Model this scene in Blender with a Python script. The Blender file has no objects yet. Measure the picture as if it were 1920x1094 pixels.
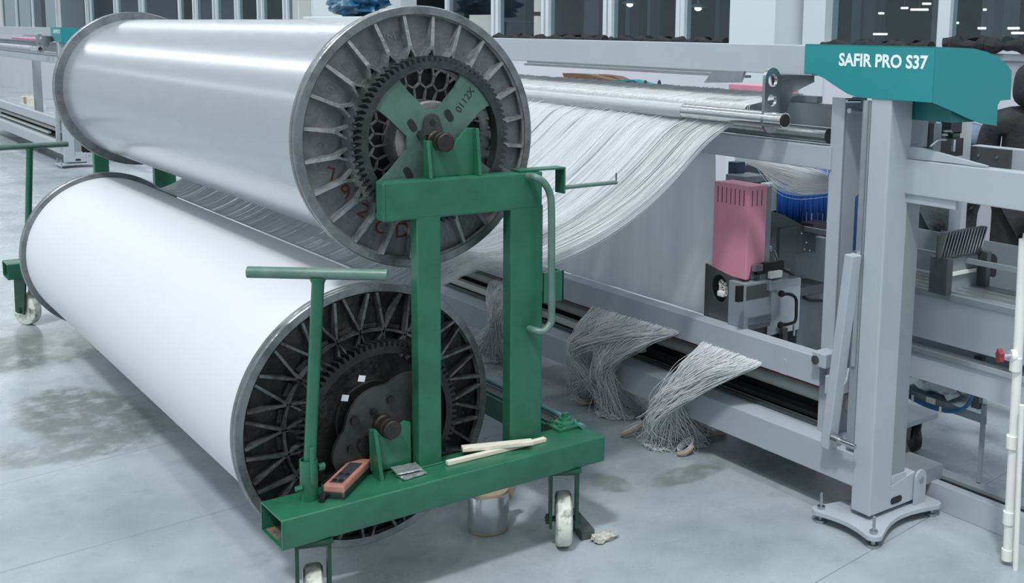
import bpy, bmesh, math, random
from mathutils import Vector, Matrix, noise
random.seed(7)
PI = math.pi
D = bpy.data
SC = bpy.context.scene
COL = SC.collection
# ------------------------------------------------------------------ camera
CX, CY, FP, HC = 1195.983, 371.886, 2051.915, 1.8
def _n(v): return Vector(v).normalized()
AX = _n((3760-CX, 127-CY, FP)); AY = _n((-478-CX, 38-CY, FP)); AZ = -_n((900-CX, 14466-CY, FP))
AY = (AY - AX*AY.dot(AX)).normalized(); AZ = AX.cross(AY).normalized()
R = Matrix((AX, AY, AZ))                       # world = R @ camera vector (x right, y down, z forward)
right, up, back = R @ Vector((1,0,0)), R @ Vector((0,-1,0)), R @ Vector((0,0,-1))
cd = D.cameras.new('camera'); cam = D.objects.new('camera', cd); COL.objects.link(cam)
cd.sensor_width = 36; cd.lens = FP/1920*36
cd.shift_x = (960-CX)/1920; cd.shift_y = (CY-547)/1920
cd.clip_start = .05; cd.clip_end = 200
M3 = Matrix((right, up, back)).transposed()
cam.matrix_world = Matrix.Translation((0,0,HC)) @ M3.to_4x4()
SC.camera = cam
def at(px, py, x=None, y=None, z=None):
    """a pixel of the photograph on the plane x=, y= or z="""
    d = R @ Vector((px-CX, py-CY, FP))
    t = x/d.x if x is not None else y/d.y if y is not None else (z-HC)/d.z
    return Vector((d.x*t, d.y*t, HC+d.z*t))
# ------------------------------------------------------------------ light
SC.view_settings.view_transform = 'Standard'; SC.view_settings.look = 'None'
SC.view_settings.gamma = 1; SC.view_settings.exposure = 0.12
SC.view_settings.use_curve_mapping = False
W = D.worlds.new('hall'); SC.world = W; W.use_nodes = True
W.node_tree.nodes['Background'].inputs[0].default_value = (.80,.92,1.0,1)
W.node_tree.nodes['Background'].inputs[1].default_value = .50
def lamp(kind, name, loc, energy, rot=None, color=(1,1,1), **kw):
    l = D.lights.new(name, kind); l.energy = energy; l.color = color
    for k, v in kw.items(): setattr(l, k, v)
    o = D.objects.new(name, l); COL.objects.link(o); o.location = loc
    if rot is not None: o.rotation_mode='QUATERNION'; o.rotation_quaternion = Vector(rot).to_track_quat('-Z','Y')
    return o
lamp('SUN', 'high_bay_light', (0,0,6), 1.65, (.47,.38,-1), (.97,.99,1), angle=math.radians(5))
for x, e in ((-4.4, 110), (-0.1, 230), (4.2, 260)):
    lamp('AREA', 'strip_light', (x, 17.0, 5.2), e, (0,0,-1), (.95,.98,1), shape='RECTANGLE', size=.22, size_y=36)
lamp('AREA', 'window_daylight', (-7.5, 7, 2.2), 420, (1,0,-.05), (.95,.98,1), shape='RECTANGLE', size=2.6, size_y=20)  # fill added from the left to lighten the machine; no known window there
lamp('AREA', 'strip_light', (2.3, -.5, 5.2), 110, (0,0,-1), (.95,.98,1), shape='RECTANGLE', size=.3, size_y=9)  # extra fill added overhead to brighten the yarn bunches and front floor
# ------------------------------------------------------------------ materials
def mat(name, col, rough=.5, metal=0, n=0, scale=8, col2=None, bump=0, bscale=60, stretch=(1,1,1), spec=.5, aniso=0, emit=0, lo=.4, hi=.65):
    m = D.materials.new(name); m.use_nodes = True; nt = m.node_tree; b = nt.nodes['Principled BSDF']
    b.inputs['Base Color'].default_value = (*col,1); b.inputs['Roughness'].default_value = rough
    b.inputs['Metallic'].default_value = metal; b.inputs['Specular IOR Level'].default_value = spec
    b.inputs['Anisotropic'].default_value = aniso
    if emit: b.inputs['Emission Color'].default_value = (*col,1); b.inputs['Emission Strength'].default_value = emit
    if n or col2 or bump:
        tc = nt.nodes.new('ShaderNodeTexCoord'); mp = nt.nodes.new('ShaderNodeMapping'); mp.inputs['Scale'].default_value = stretch
        nt.links.new(tc.outputs['Object'], mp.inputs[0])
    if n or col2:
        tx = nt.nodes.new('ShaderNodeTexNoise'); tx.inputs['Scale'].default_value = scale; tx.inputs['Detail'].default_value = 6; tx.inputs['Roughness'].default_value = .65
        nt.links.new(mp.outputs[0], tx.inputs['Vector'])
        rp = nt.nodes.new('ShaderNodeValToRGB'); rp.color_ramp.elements[0].position = lo; rp.color_ramp.elements[1].position = hi
        c2 = col2 or tuple(c*(1-n) for c in col)
        rp.color_ramp.elements[0].color = (*col,1); rp.color_ramp.elements[1].color = (*c2,1)
        nt.links.new(tx.outputs[0], rp.inputs[0]); nt.links.new(rp.outputs[0], b.inputs['Base Color'])
    if bump:
        t2 = nt.nodes.new('ShaderNodeTexNoise'); t2.inputs['Scale'].default_value = bscale; t2.inputs['Detail'].default_value = 4
        nt.links.new(mp.outputs[0], t2.inputs['Vector'])
        bp = nt.nodes.new('ShaderNodeBump'); bp.inputs['Strength'].default_value = bump; bp.inputs['Distance'].default_value = .01
        nt.links.new(t2.outputs[0], bp.inputs['Height']); nt.links.new(bp.outputs[0], b.inputs['Normal'])
    return m
GREEN = mat('green_enamel', (.022,.140,.080), .32, n=.22, scale=9, bump=.05, bscale=25)
GREEN_W = mat('worn_green_tube', (.075,.17,.13), .35, col2=(.14,.20,.18), scale=14, bump=.08)
GREEN_D = mat('dull_green', (.010,.065,.035), .45, n=.3)
GREY = mat('machine_grey_paint', (.40,.45,.49), .42, n=.05, scale=3)
GREY_D = mat('darker_grey_paint', (.24,.28,.30), .45, n=.08, scale=3)
STEEL = mat('brushed_steel', (.50,.52,.53), .28, 1, n=.12, scale=30)
STEEL_D = mat('dark_sheet_steel', (.13,.145,.15), .38, .6, n=.2, scale=7)
CHROME = mat('polished_bar', (.72,.74,.75), .16, 1)
ALU = mat('aluminium_extrusion', (.58,.62,.64), .32, .8, n=.1, scale=12, stretch=(1,.1,1))
CAST = mat('cast_aluminium', (.19,.20,.205), .46, .35, col2=(.10,.11,.115), scale=13, bump=.35, bscale=45, lo=.42, hi=.78)
CAST_RIM = mat('machined_rim', (.24,.255,.265), .34, .75, col2=(.11,.12,.125), scale=16, bump=.15, lo=.45, hi=.75)
CAST_RIB = mat('cast_rib', (.36,.38,.385), .38, .6, col2=(.10,.11,.115), scale=22, bump=.3, lo=.42, hi=.75)
GREASE = mat('greasy_cast_iron', (.050,.050,.048), .42, .4, col2=(.012,.012,.013), scale=12, bump=.5, bscale=40)
GREASE_RIB = mat('greasy_rib', (.15,.16,.165), .34, .6, col2=(.045,.045,.045), scale=20, bump=.3)
GEAR = mat('gear_iron', (.045,.055,.057), .45, .4, n=.4, scale=25, bump=.3)
GEAR_D = mat('greasy_gear', (.022,.023,.023), .38, .4, n=.4, scale=25, bump=.3)
HUB = mat('turned_hub', (.25,.24,.245), .45, .5, n=.3, scale=18)
PLATE = mat('faded_green_plate', (.085,.165,.135), .45, .1, col2=(.06,.115,.095), scale=10, bump=.1)
PLATE_D = mat('grimy_plate', (.055,.058,.055), .5, .2, n=.4, scale=10, bump=.2)
BLACK = mat('black_plastic', (.012,.013,.015), .38)
VOID = mat('dark_recess', (.010,.012,.014), .6)  # near-black; puts the shade of slots, holes and gaps into the colour
RUST = mat('rusty_axle', (.055,.043,.040), .38, .6, col2=(.035,.030,.028), scale=30)
YARN_U = mat('silk_yarn_wound', (.50,.535,.565), .21, .62, n=.03, scale=6, bump=.0, bscale=30, aniso=0)
YARN_L = mat('white_yarn_wound', (.66,.675,.70), .5, 0, n=.015, scale=5, spec=.3)
STRAND = mat('loose_yarn', (.95,.97,.98), .35, 0, spec=.6)
SATIN = mat('satin_yarn_sheet', (.74,.78,.81), .30, .1, col2=(.84,.87,.90), scale=7, stretch=(1,1,.10), bump=.08, bscale=10)
TEAL = mat('teal_hood', (.013,.245,.262), .40, n=.04, scale=4)
PINK = mat('pink_cover', (.66,.27,.36), .42, n=.04)
BLUE = mat('blue_cover', (.012,.085,.36), .35, n=.25, scale=6, stretch=(6,6,.4), bump=.3, bscale=20)
BLUEBAG = mat('blue_bag', (.02,.115,.22), .3, n=.3, scale=9, bump=.6, bscale=14)
WHITE = mat('white_plastic', (.80,.80,.76), .35, n=.05)
WALLM = mat('lilac_white_wall', (.60,.60,.67), .75, n=.03, scale=2)
FRAME = mat('window_frame_white', (.58,.65,.68), .45)
PILLAR = mat('pillar_paint', (.60,.67,.69), .7, n=.03, scale=1.5)
WOOD = mat('pale_wood', (.80,.74,.62), .6, n=.2, scale=8, stretch=(1,12,12), bump=.1)
TYRE = mat('white_polyurethane', (.66,.67,.61), .45, col2=(.10,.10,.09), scale=16, bump=.2, lo=.5, hi=.68)
RUBBER = mat('black_tyre', (.02,.02,.022), .3)
CARD = mat('cardboard', (.42,.34,.25), .75, n=.25)
RED = mat('red_knob', (.26,.025,.035), .4)
REDPAINT = mat('red_marker_paint', (.13,.018,.018), .5)
SALMON = mat('orange_handset', (.70,.27,.20), .4, n=.2, scale=30)
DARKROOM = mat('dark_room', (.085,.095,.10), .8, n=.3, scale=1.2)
LAMP = mat('lamp_glow', (1,1,1), .5, emit=6)
DAY = mat('daylit_pane', (.86,.83,.78), .5, emit=.8)
CLOTH = mat('dark_cloth', (.020,.023,.027), .75, n=.5, scale=14, bump=.8, bscale=22)
RAG = mat('grey_rag', (.20,.235,.235), .8, n=.25, scale=9, bump=.4, bscale=60)
DENIM = mat('blue_grey_denim', (.16,.23,.31), .7, col2=(.07,.11,.17), scale=9, bump=.7, bscale=16)
NAVY = mat('navy_cloth', (.025,.045,.085), .75, n=.3, scale=8, bump=.5)
TROUSER = mat('dark_green_trousers', (.045,.060,.062), .8, n=.35, scale=7, bump=.5)
SKIN = mat('skin', (.50,.30,.22), .5, spec=.3)
HAIR = mat('black_hair', (.012,.011,.010), .5)
LETTER = mat('white_lettering', (.80,.88,.89), .5)
FOIL = mat('crumpled_foil', (.75,.77,.78), .22, .8, bump=.6, bscale=40)
BROWN = mat('brown_panel', (.17,.095,.055), .5, n=.1)
def glassy(name, tint, fac, rough=.03, gloss=(.9,.95,1)):
    m = D.materials.new(name); m.use_nodes = True; nt = m.node_tree; nt.nodes.clear()
    o = nt.nodes.new('ShaderNodeOutputMaterial'); mx = nt.nodes.new('ShaderNodeMixShader'); t = nt.nodes.new('ShaderNodeBsdfTransparent'); g = nt.nodes.new('ShaderNodeBsdfGlossy')
    t.inputs[0].default_value = (*tint,1); g.inputs[0].default_value = (*gloss,1); g.inputs['Roughness'].default_value = rough; mx.inputs[0].default_value = fac
    nt.links.new(t.outputs[0], mx.inputs[1]); nt.links.new(g.outputs[0], mx.inputs[2]); nt.links.new(mx.outputs[0], o.inputs[0]); return m
GLASS = glassy('window_glass', (.72,.78,.80), .07)
CLEAR = glassy('clear_plastic', (.88,.93,.95), .10, .08)
def translucent(m, col, fac):
    nt = m.node_tree; b = nt.nodes['Principled BSDF']; o = nt.nodes['Material Output']
    t = nt.nodes.new('ShaderNodeBsdfTranslucent'); t.inputs[0].default_value = (*col,1); mx = nt.nodes.new('ShaderNodeMixShader'); mx.inputs[0].default_value = fac
    al = b.inputs['Alpha'].links
    nt.links.new(b.outputs[0], mx.inputs[1]); nt.links.new(t.outputs[0], mx.inputs[2])
    if al:
        src = al[0].from_socket; nt.links.remove(al[0]); b.inputs['Alpha'].default_value = 1
        tr = nt.nodes.new('ShaderNodeBsdfTransparent'); m2 = nt.nodes.new('ShaderNodeMixShader'); nt.links.new(src, m2.inputs[0]); nt.links.new(tr.outputs[0], m2.inputs[1]); nt.links.new(mx.outputs[0], m2.inputs[2]); nt.links.new(m2.outputs[0], o.inputs[0])
    else: nt.links.new(mx.outputs[0], o.inputs[0])
    return m
translucent(STRAND, (.95,.97,.98), .35)
def veil(name, col, scale, stretch, thr, rough=.35, width=.12):
    """a sheet of separate yarns: fine streaks with gaps between them"""
    m = D.materials.new(name); m.use_nodes = True; nt = m.node_tree; b = nt.nodes['Principled BSDF']
    b.inputs['Base Color'].default_value = (*col,1); b.inputs['Roughness'].default_value = rough; b.inputs['Specular IOR Level'].default_value = .5
    uv = nt.nodes.new('ShaderNodeUVMap'); mp = nt.nodes.new('ShaderNodeMapping'); mp.inputs['Scale'].default_value = stretch
    t = nt.nodes.new('ShaderNodeTexNoise'); t.inputs['Scale'].default_value = scale; t.inputs['Detail'].default_value = 5; t.inputs['Roughness'].default_value = .6
    nt.links.new(uv.outputs[0], mp.inputs[0]); nt.links.new(mp.outputs[0], t.inputs['Vector'])
    r = nt.nodes.new('ShaderNodeMapRange'); r.inputs['From Min'].default_value = thr; r.inputs['From Max'].default_value = thr+width
    nt.links.new(t.outputs[0], r.inputs['Value']); nt.links.new(r.outputs[0], b.inputs['Alpha'])
    bp = nt.nodes.new('ShaderNodeBump'); bp.inputs['Strength'].default_value = .10; bp.inputs['Distance'].default_value = .01
    nt.links.new(t.outputs[0], bp.inputs['Height']); nt.links.new(bp.outputs[0], b.inputs['Normal'])
    return translucent(m, col, .35)
VEIL = veil('draped_yarn_sheet', (.74,.77,.795), 5, (16,.5,1), .33)
VEIL2 = veil('yarn_over_roller', (.86,.87,.88), 5, (14,.6,1), .24)
# ------------------------------------------------------------------ mesh helpers
class MB:
    def __init__(s): s.bm = bmesh.new(); s.uv = None
    def box(s, a, b, bev=0, M=None):
        x0,y0,z0 = (min(a[i],b[i]) for i in range(3)); x1,y1,z1 = (max(a[i],b[i]) for i in range(3))
        v = [s.bm.verts.new(p) for p in ((x0,y0,z0),(x1,y0,z0),(x1,y1,z0),(x0,y1,z0),(x0,y0,z1),(x1,y0,z1),(x1,y1,z1),(x0,y1,z1))]
        f = [s.bm.faces.new([v[i] for i in q]) for q in ((0,3,2,1),(4,5,6,7),(0,1,5,4),(1,2,6,5),(2,3,7,6),(3,0,4,7))]
        if M is not None:
            for q in v: q.co = M @ q.co
        if bev:
            e = {e for q in f for e in q.edges}
            bmesh.ops.bevel(s.bm, geom=list(e), offset=bev, segments=2, profile=.6, affect='EDGES')
        return s
    def hull(s, pts8):
        """eight corners: four of one end then four of the other"""
        v = [s.bm.verts.new(p) for p in pts8]
        for q in ((0,1,2,3),(7,6,5,4),(0,4,5,1),(1,5,6,2),(2,6,7,3),(3,7,4,0)): s.bm.faces.new([v[i] for i in q])
        bmesh.ops.recalc_face_normals(s.bm, faces=s.bm.faces[:]); return s
    def bar(s, p, q, w, h, bev=0, upv=(0,0,1)):
        p, q = Vector(p), Vector(q); d = (q-p); L = d.length; d.normalize(); u = Vector(upv); sx = d.cross(u).normalized(); u = sx.cross(d)
        M = Matrix((sx, d, u)).transposed().to_4x4(); M.translation = p
        return s.box((-w/2,0,-h/2),(w/2,L,h/2), bev, M)
    def tube(s, pts, r, n=12, cap=True, rs=None):
        pts = [Vector(p) for p in pts]; rings = []; N = len(pts); ref = None
        for i, p in enumerate(pts):
            d = (pts[min(i+1,N-1)]-pts[max(i-1,0)]).normalized()
            if ref is None:
                ref = Vector((0,0,1)) if abs(d.z) < .9 else Vector((1,0,0))
            a = d.cross(ref).normalized(); b_ = a.cross(d).normalized(); ref = b_
            rr = rs[i] if rs else r
            rings.append([s.bm.verts.new(p + a*math.cos(2*PI*k/n)*rr + b_*math.sin(2*PI*k/n)*rr) for k in range(n)])
        for A, B in zip(rings, rings[1:]):
            for k in range(n): 
                f = s.bm.faces.new((A[k],A[(k+1)%n],B[(k+1)%n],B[k])); f.smooth = n > 8
        if cap:
            s.bm.faces.new(rings[0][::-1]); s.bm.faces.new(rings[-1])
        return s
    def prism(s, poly, axis, a, b, bev=0):
        """polygon in the plane normal to axis ('x': (y,z), 'y': (x,z), 'z': (x,y)) pulled from a to b"""
        f3 = {'x':lambda p,t:(t,p[0],p[1]), 'y':lambda p,t:(p[0],t,p[1]), 'z':lambda p,t:(p[0],p[1],t)}[axis]
        A = [s.bm.verts.new(f3(p,a)) for p in poly]; B = [s.bm.verts.new(f3(p,b)) for p in poly]; n = len(poly)
        fs = [s.bm.faces.new(A), s.bm.faces.new(B[::-1])] + [s.bm.faces.new((A[i],B[i],B[(i+1)%n],A[(i+1)%n])) for i in range(n)]
        bmesh.ops.recalc_face_normals(s.bm, faces=fs)
        if bev:
            bmesh.ops.bevel(s.bm, geom=list({e for q in fs for e in q.edges}), offset=bev, segments=2, profile=.6, affect='EDGES')
        return s
    def lathe(s, prof, c, n=64, axis='y', smooth=True, close=False):
        """profile of (radius, offset along axis) turned about the axis through c"""
        c = Vector(c); rings = []
        for r, t in prof:
            ring = []
            for k in range(n):
                a = 2*PI*k/n; u, v = r*math.cos(a), r*math.sin(a)
                ring.append(s.bm.verts.new(c + Vector({'y':(u,t,v),'z':(u,v,t),'x':(t,u,v)}[axis])))
            rings.append(ring)
        prs = list(zip(rings, rings[1:])) + ([(rings[-1], rings[0])] if close else [])
        fs = []
        for A, B in prs:
            for k in range(n): fs.append(s.bm.faces.new((A[k],A[(k+1)%n],B[(k+1)%n],B[k])))
        if not close:
            for ring in (rings[0], rings[-1]): fs.append(s.bm.faces.new(ring))
        bmesh.ops.recalc_face_normals(s.bm, faces=fs)
        if smooth:
            for f in fs: f.smooth = True
        return s
    def build(s, name, m, parent=None, smooth_angle=35):
        me = D.meshes.new(name); s.bm.to_mesh(me); s.bm.free()
        if any(p.use_smooth for p in me.polygons):
            try: me.set_sharp_from_angle(angle=math.radians(smooth_angle))
            except Exception: pass
        me.materials.append(m); o = D.objects.new(name, me); COL.objects.link(o)
        if parent is not None:
            o.parent = parent; o.matrix_parent_inverse = Matrix.Identity(4)
            g = Vector((0,0,0)); q = parent
            while q is not None: g += q.location; q = q.parent
            me.transform(Matrix.Translation(-g))
        return o
def root(name, loc, label, cat, group=None):
    o = D.objects.new(name, None); COL.objects.link(o); o.location = loc; o.empty_display_size = .1
    return tag(o, label, cat, group)
def tag(o, label, cat, group=None, kind=None):
    if label: o['label'] = label
    if cat: o['category'] = cat
    if group: o['group'] = group
    if kind: o['kind'] = kind
    return o
def struct(name, mb, m, parent=None):
    o = mb.build(name, m, parent)
    if parent is None: o['kind'] = 'structure'
    return o
def solid(name, mb, m, label, cat, group=None, kind=None): return tag(mb.build(name, m), label, cat, group, kind)
def copy_tree(o, parent=None):
    c = o.copy(); COL.objects.link(c); c.parent = parent
    for ch in o.children: copy_tree(ch, c)
    return c
def arc(cx, cy, r, a0, a1, n=8): return [(cx+r*math.cos(math.radians(a0+(a1-a0)*i/n)), cy+r*math.sin(math.radians(a0+(a1-a0)*i/n))) for i in range(n+1)]
def rot_y(c, a):   # in the plane of a flange: angle from +x towards +z, about c
    return Matrix.Translation(c) @ Matrix.Rotation(-a, 4, 'Y')
def crom(P, n):
    P = [Vector(p) for p in P]; P = [2*P[0]-P[1]] + P + [2*P[-1]-P[-2]]; out = []
    for i in range(1, len(P)-2):
        for k in range(n):
            t = k/n; a,b,c,d = P[i-1],P[i],P[i+1],P[i+2]
            out.append(.5*((2*b)+(c-a)*t+(2*a-5*b+4*c-d)*t*t+(3*b-a-3*c+d)*t**3))
    return out + [P[-2]]
def text(body, m, parent, origin, ux, uy, height, name='lettering', bold=.0, depth=.0008, width=None):
    c = D.curves.new(name, 'FONT'); c.body = body; c.size = 1; c.offset = bold; c.extrude = 0; c.resolution_u = 3
    t = D.objects.new(name+'_tmp', c); COL.objects.link(t)
    bpy.context.view_layer.update()
    me = D.meshes.new_from_object(t.evaluated_get(bpy.context.evaluated_depsgraph_get())); D.objects.remove(t); D.curves.remove(c)
    xs = [v.co.x for v in me.vertices]; ys = [v.co.y for v in me.vertices]; x0, x1, y0, y1 = min(xs), max(xs), min(ys), max(ys)
    sy = height/(y1-y0); sx = (width/(x1-x0)) if width else sy
    ux, uy = Vector(ux).normalized(), Vector(uy).normalized(); nz = ux.cross(uy); origin = Vector(origin)
    for v in me.vertices: v.co = origin + ux*(v.co.x-x0)*sx + uy*(v.co.y-y0)*sy + nz*depth
    bm = bmesh.new(); bm.from_mesh(me); D.meshes.remove(me)
    b = MB(); b.bm.free(); b.bm = bm
    return b.build(name, m, parent)
def strands(lines, r, name, m, parent=None):
    vs, fs = [], []
    for ln in lines:
        n = len(ln); base = len(vs)
        for i, p in enumerate(ln):
            d = (ln[min(i+1,n-1)]-ln[max(i-1,0)]); d = d.normalized() if d.length > 1e-9 else Vector((0,0,1))
            a = d.cross(Vector((.31,.42,.85))).normalized(); b = a.cross(d)
            for k in range(3): vs.append(p + (a*math.cos(2*PI*k/3)+b*math.sin(2*PI*k/3))*r)
        for i in range(n-1):
            for k in range(3): fs.append((base+3*i+k, base+3*i+(k+1)%3, base+3*i+3+(k+1)%3, base+3*i+3+k))
    me = D.meshes.new(name); me.from_pydata(vs, [], fs); me.materials.append(m); me.polygons.foreach_set('use_smooth', [True]*len(me.polygons))
    o = D.objects.new(name, me); COL.objects.link(o)
    if parent is not None:
        o.parent = parent; me.transform(Matrix.Translation(-parent.location))
    return o
def grid(P, name, m, parent=None, nu=1, nv=1):
    """P[i][j] points -> smooth sheet with a UV of (i,j)"""
    I, J = len(P), len(P[0]); vs = [p for row in P for p in row]
    fs = [(i*J+j, i*J+j+1, (i+1)*J+j+1, (i+1)*J+j) for i in range(I-1) for j in range(J-1)]
    me = D.meshes.new(name); me.from_pydata(vs, [], fs); me.materials.append(m); uv = me.uv_layers.new(name='UVMap')
    for p in me.polygons:
        p.use_smooth = True
        for li in p.loop_indices:
            vi = me.loops[li].vertex_index; uv.data[li].uv = (nu*(vi//J)/(I-1), nv*(vi%J)/(J-1))
    o = D.objects.new(name, me); COL.objects.link(o)
    if parent is not None:
        o.parent = parent; me.transform(Matrix.Translation(-parent.location))
    return o
def blob(c, r, seed=0, amp=.25, f=3, sub=3):
    b = MB(); bmesh.ops.create_icosphere(b.bm, subdivisions=sub, radius=1)
    for v in b.bm.verts:
        k = 1+amp*noise.noise(v.co*f+Vector((seed*7.3,seed,0)))+amp*.5*noise.noise(v.co*f*2.3+Vector((seed,9,0)))
        v.co = Vector((c[0]+v.co.x*r[0]*k, c[1]+v.co.y*r[1]*k, c[2]+v.co.z*r[2]*k))
    for f_ in b.bm.faces: f_.smooth = True
    return b
# ------------------------------------------------------------------ floor
fm = D.materials.new('painted_concrete'); fm.use_nodes = True; nt = fm.node_tree; B = nt.nodes['Principled BSDF']; L_ = nt.links.new
def nd(t, **k):
    n_ = nt.nodes.new(t)
    for a, v in k.items(): setattr(n_, a, v)
    return n_
tc = nd('ShaderNodeTexCoord')
def nz(scale, detail=6, rough=.6, mp=None):
    t = nd('ShaderNodeTexNoise'); t.inputs['Scale'].default_value = scale; t.inputs['Detail'].default_value = detail; t.inputs['Roughness'].default_value = rough
    L_(mp.outputs[0] if mp else tc.outputs['Object'], t.inputs['Vector']); return t
def rng(src, a, b, c=0, d=1):
    r = nd('ShaderNodeMapRange'); r.inputs['From Min'].default_value=a; r.inputs['From Max'].default_value=b; r.inputs['To Min'].default_value=c; r.inputs['To Max'].default_value=d
    L_(src, r.inputs['Value']); return r.outputs[0]
def mixc(fac, a, b):
    m_ = nd('ShaderNodeMix', data_type='RGBA'); L_(fac, m_.inputs[0])
    for i, v in ((6,a),(7,b)):
        if isinstance(v, tuple): m_.inputs[i].default_value = (*v,1)
        else: L_(v, m_.inputs[i])
    return m_.outputs[2]
def math_(op, a, b=0.0):
    m_ = nd('ShaderNodeMath', operation=op)
    for i, v in enumerate((a,b)):
        if isinstance(v,(int,float)): m_.inputs[i].default_value = v
        else: L_(v, m_.inputs[i])
    return m_.outputs[0]
c1 = mixc(rng(nz(.9).outputs[0], .35, .65), (.25,.30,.32), (.46,.515,.535))
c2 = mixc(rng(nz(6, 8, .7).outputs[0], .55, .80), c1, (.22,.265,.28))
sep = nd('ShaderNodeSeparateXYZ'); L_(tc.outputs['Object'], sep.inputs[0]); X_, Y_ = sep.outputs[0], sep.outputs[1]
n_w = nz(2.5, 8, .75).outputs[0]
def line_mask(a, b, c, w, y0=-50, y1=50):   # a*x+b*y = c
    d = math_('ABSOLUTE', math_('SUBTRACT', math_('ADD', math_('MULTIPLY', X_, a), math_('MULTIPLY', Y_, b)), c))
    return math_('LESS_THAN', math_('ADD', d, math_('MULTIPLY', math_('SUBTRACT', n_w, .5), .006)), w)
def joint(p, q, w=.0022):
    d = (q-p); n_ = Vector((-d.y, d.x)).normalized(); return line_mask(n_.x, n_.y, n_.x*p.x+n_.y*p.y, w)
cc = c2
for (p, q, w) in (((1531.5,1092),(1775.8,951),.002), ((300,835),(20,905),.0015), ((330,983),(60,1058),.0015), ((120,598),(60,606),.002)):
    a_, b_ = at(*p, z=0), at(*q, z=0)
    if w == .0015 : w = .0022
    cc = mixc(math_('MULTIPLY', joint(Vector((a_.x,a_.y)), Vector((b_.x,b_.y)), w), .75), cc, (.14,.17,.185))
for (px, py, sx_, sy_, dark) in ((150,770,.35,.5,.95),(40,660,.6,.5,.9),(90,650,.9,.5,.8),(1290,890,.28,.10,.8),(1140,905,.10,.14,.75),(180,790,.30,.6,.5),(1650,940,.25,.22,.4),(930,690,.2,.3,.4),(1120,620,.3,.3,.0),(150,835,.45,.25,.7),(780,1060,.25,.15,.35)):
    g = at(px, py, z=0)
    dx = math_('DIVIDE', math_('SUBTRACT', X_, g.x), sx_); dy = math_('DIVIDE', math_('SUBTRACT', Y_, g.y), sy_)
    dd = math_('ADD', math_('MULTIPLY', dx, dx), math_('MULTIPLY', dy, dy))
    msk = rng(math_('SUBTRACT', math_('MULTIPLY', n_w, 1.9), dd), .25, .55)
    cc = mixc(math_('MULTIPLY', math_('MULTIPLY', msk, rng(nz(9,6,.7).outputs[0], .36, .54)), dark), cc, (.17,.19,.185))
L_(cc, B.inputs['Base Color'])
L_(rng(nz(3, 7, .7).outputs[0], .3, .7, .16, .42), B.inputs['Roughness']); B.inputs['Specular IOR Level'].default_value = .6
bp = nd('ShaderNodeBump'); bp.inputs['Strength'].default_value = .08; bp.inputs['Distance'].default_value = .02; L_(nz(5,6,.6).outputs[0], bp.inputs['Height']); L_(bp.outputs[0], B.inputs['Normal'])
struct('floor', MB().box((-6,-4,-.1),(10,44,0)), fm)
# ------------------------------------------------------------------ far wall with its band of windows
XW = 6.0; ZS = 1.745
struct('wall_right', MB().box((XW,-1,0),(XW+.2,44,ZS)), WALLM)
struct('trim_1', MB().box((XW-.04,-1,ZS-.03),(XW+.2,44,ZS+.012), .005), FRAME)
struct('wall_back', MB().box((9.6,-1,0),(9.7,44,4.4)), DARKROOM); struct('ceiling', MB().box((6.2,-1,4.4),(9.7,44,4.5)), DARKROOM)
struct('trim_2', MB().box((XW,-1,3.3),(XW+.2,44,4.4)), PILLAR)
def yw(px, x=XW): return at(px, 70, x=x).y
bays = [(1548,1752,'d'),(1775,1935,'d'),(1278,1367,'d'),(1142,1262,'d'),(1024,1126,'d'),(930,1010,'m'),(835,917,'m'),(600,700,'w'),(537,582,'l'),(490,528,'d'),(445,480,'d'),(405,438,'g'),(367,397,'g'),(336,360,'d'),(268,333,'g'),(220,260,'l'),(170,213,'g'),(112,160,'g'),(62,105,'m'),(32,60,'d'),(5,30,'m')]
k = 0
for (a, b, kind) in bays:
    y1, y0 = yw(a), yw(b)
    if kind == 'w': continue
    k += 1
    fr = MB(); fw = .05
    fr.box((XW+.02,y0-fw,ZS+.012),(XW+.10,y0,3.3),.004); fr.box((XW+.02,y1,ZS+.012),(XW+.10,y1+fw,3.3),.004)
    fr.box((XW+.03,y0,ZS+.012),(XW+.09,y1,ZS+.035)); fr.box((XW+.03,y0,2.9),(XW+.09,y1,2.94))
    fo = struct('window_%d' % k, fr, FRAME)
    MB().box((XW+.055,y0,ZS+.035),(XW+.061,y1,3.28)).build('pane', GLASS, fo)
    if b-a > 90 and kind == 'd' and a > 1000:
        pass
# things one sees through the panes: pillars, pale partitions, daylit windows of the next hall
def inner(px0, px1, x, m, z0=0, z1=4.4, th=.15):
    return MB().box((x, yw(px1,x), z0),(x+th, yw(px0,x), z1))
for i,(a,b,x,m) in enumerate(((1595,1612,8.6,GREY),(1618,1640,8.3,GREY_D),(1745,1760,8.5,GREY),(1838,1860,8.4,GREY),(1868,1892,8.9,PILLAR),(1172,1180,8.4,GREY),(1213,1218,8.2,GREY),(1094,1122,8.9,WALLM),(1340,1348,8.2,GREY_D),(945,985,9.0,GREY_D),(60,80,9,STEEL_D),(405,440,8.9,WALLM),(268,333,8.9,WALLM),(112,160,8.9,GREY),(365,400,8.9,WALLM),(215,262,8.9,PILLAR))):
    struct('trim_%d' % (3+i), inner(a,b,x,m), m)
for i,(a,b,y0_,y1_) in enumerate(((537,560,72,0),(562,582,60,0),(988,1008,71,30),(988,1008,22,0),(880,915,72,28))):
    z0, z1 = at(a, y0_, x=9.3).z, at(a, y1_, x=9.3).z
    o = struct('window_%d' % (40+i), inner(a,b,9.3,DAY,z0,max(z1,z0+.2),.05), DAY)
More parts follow.
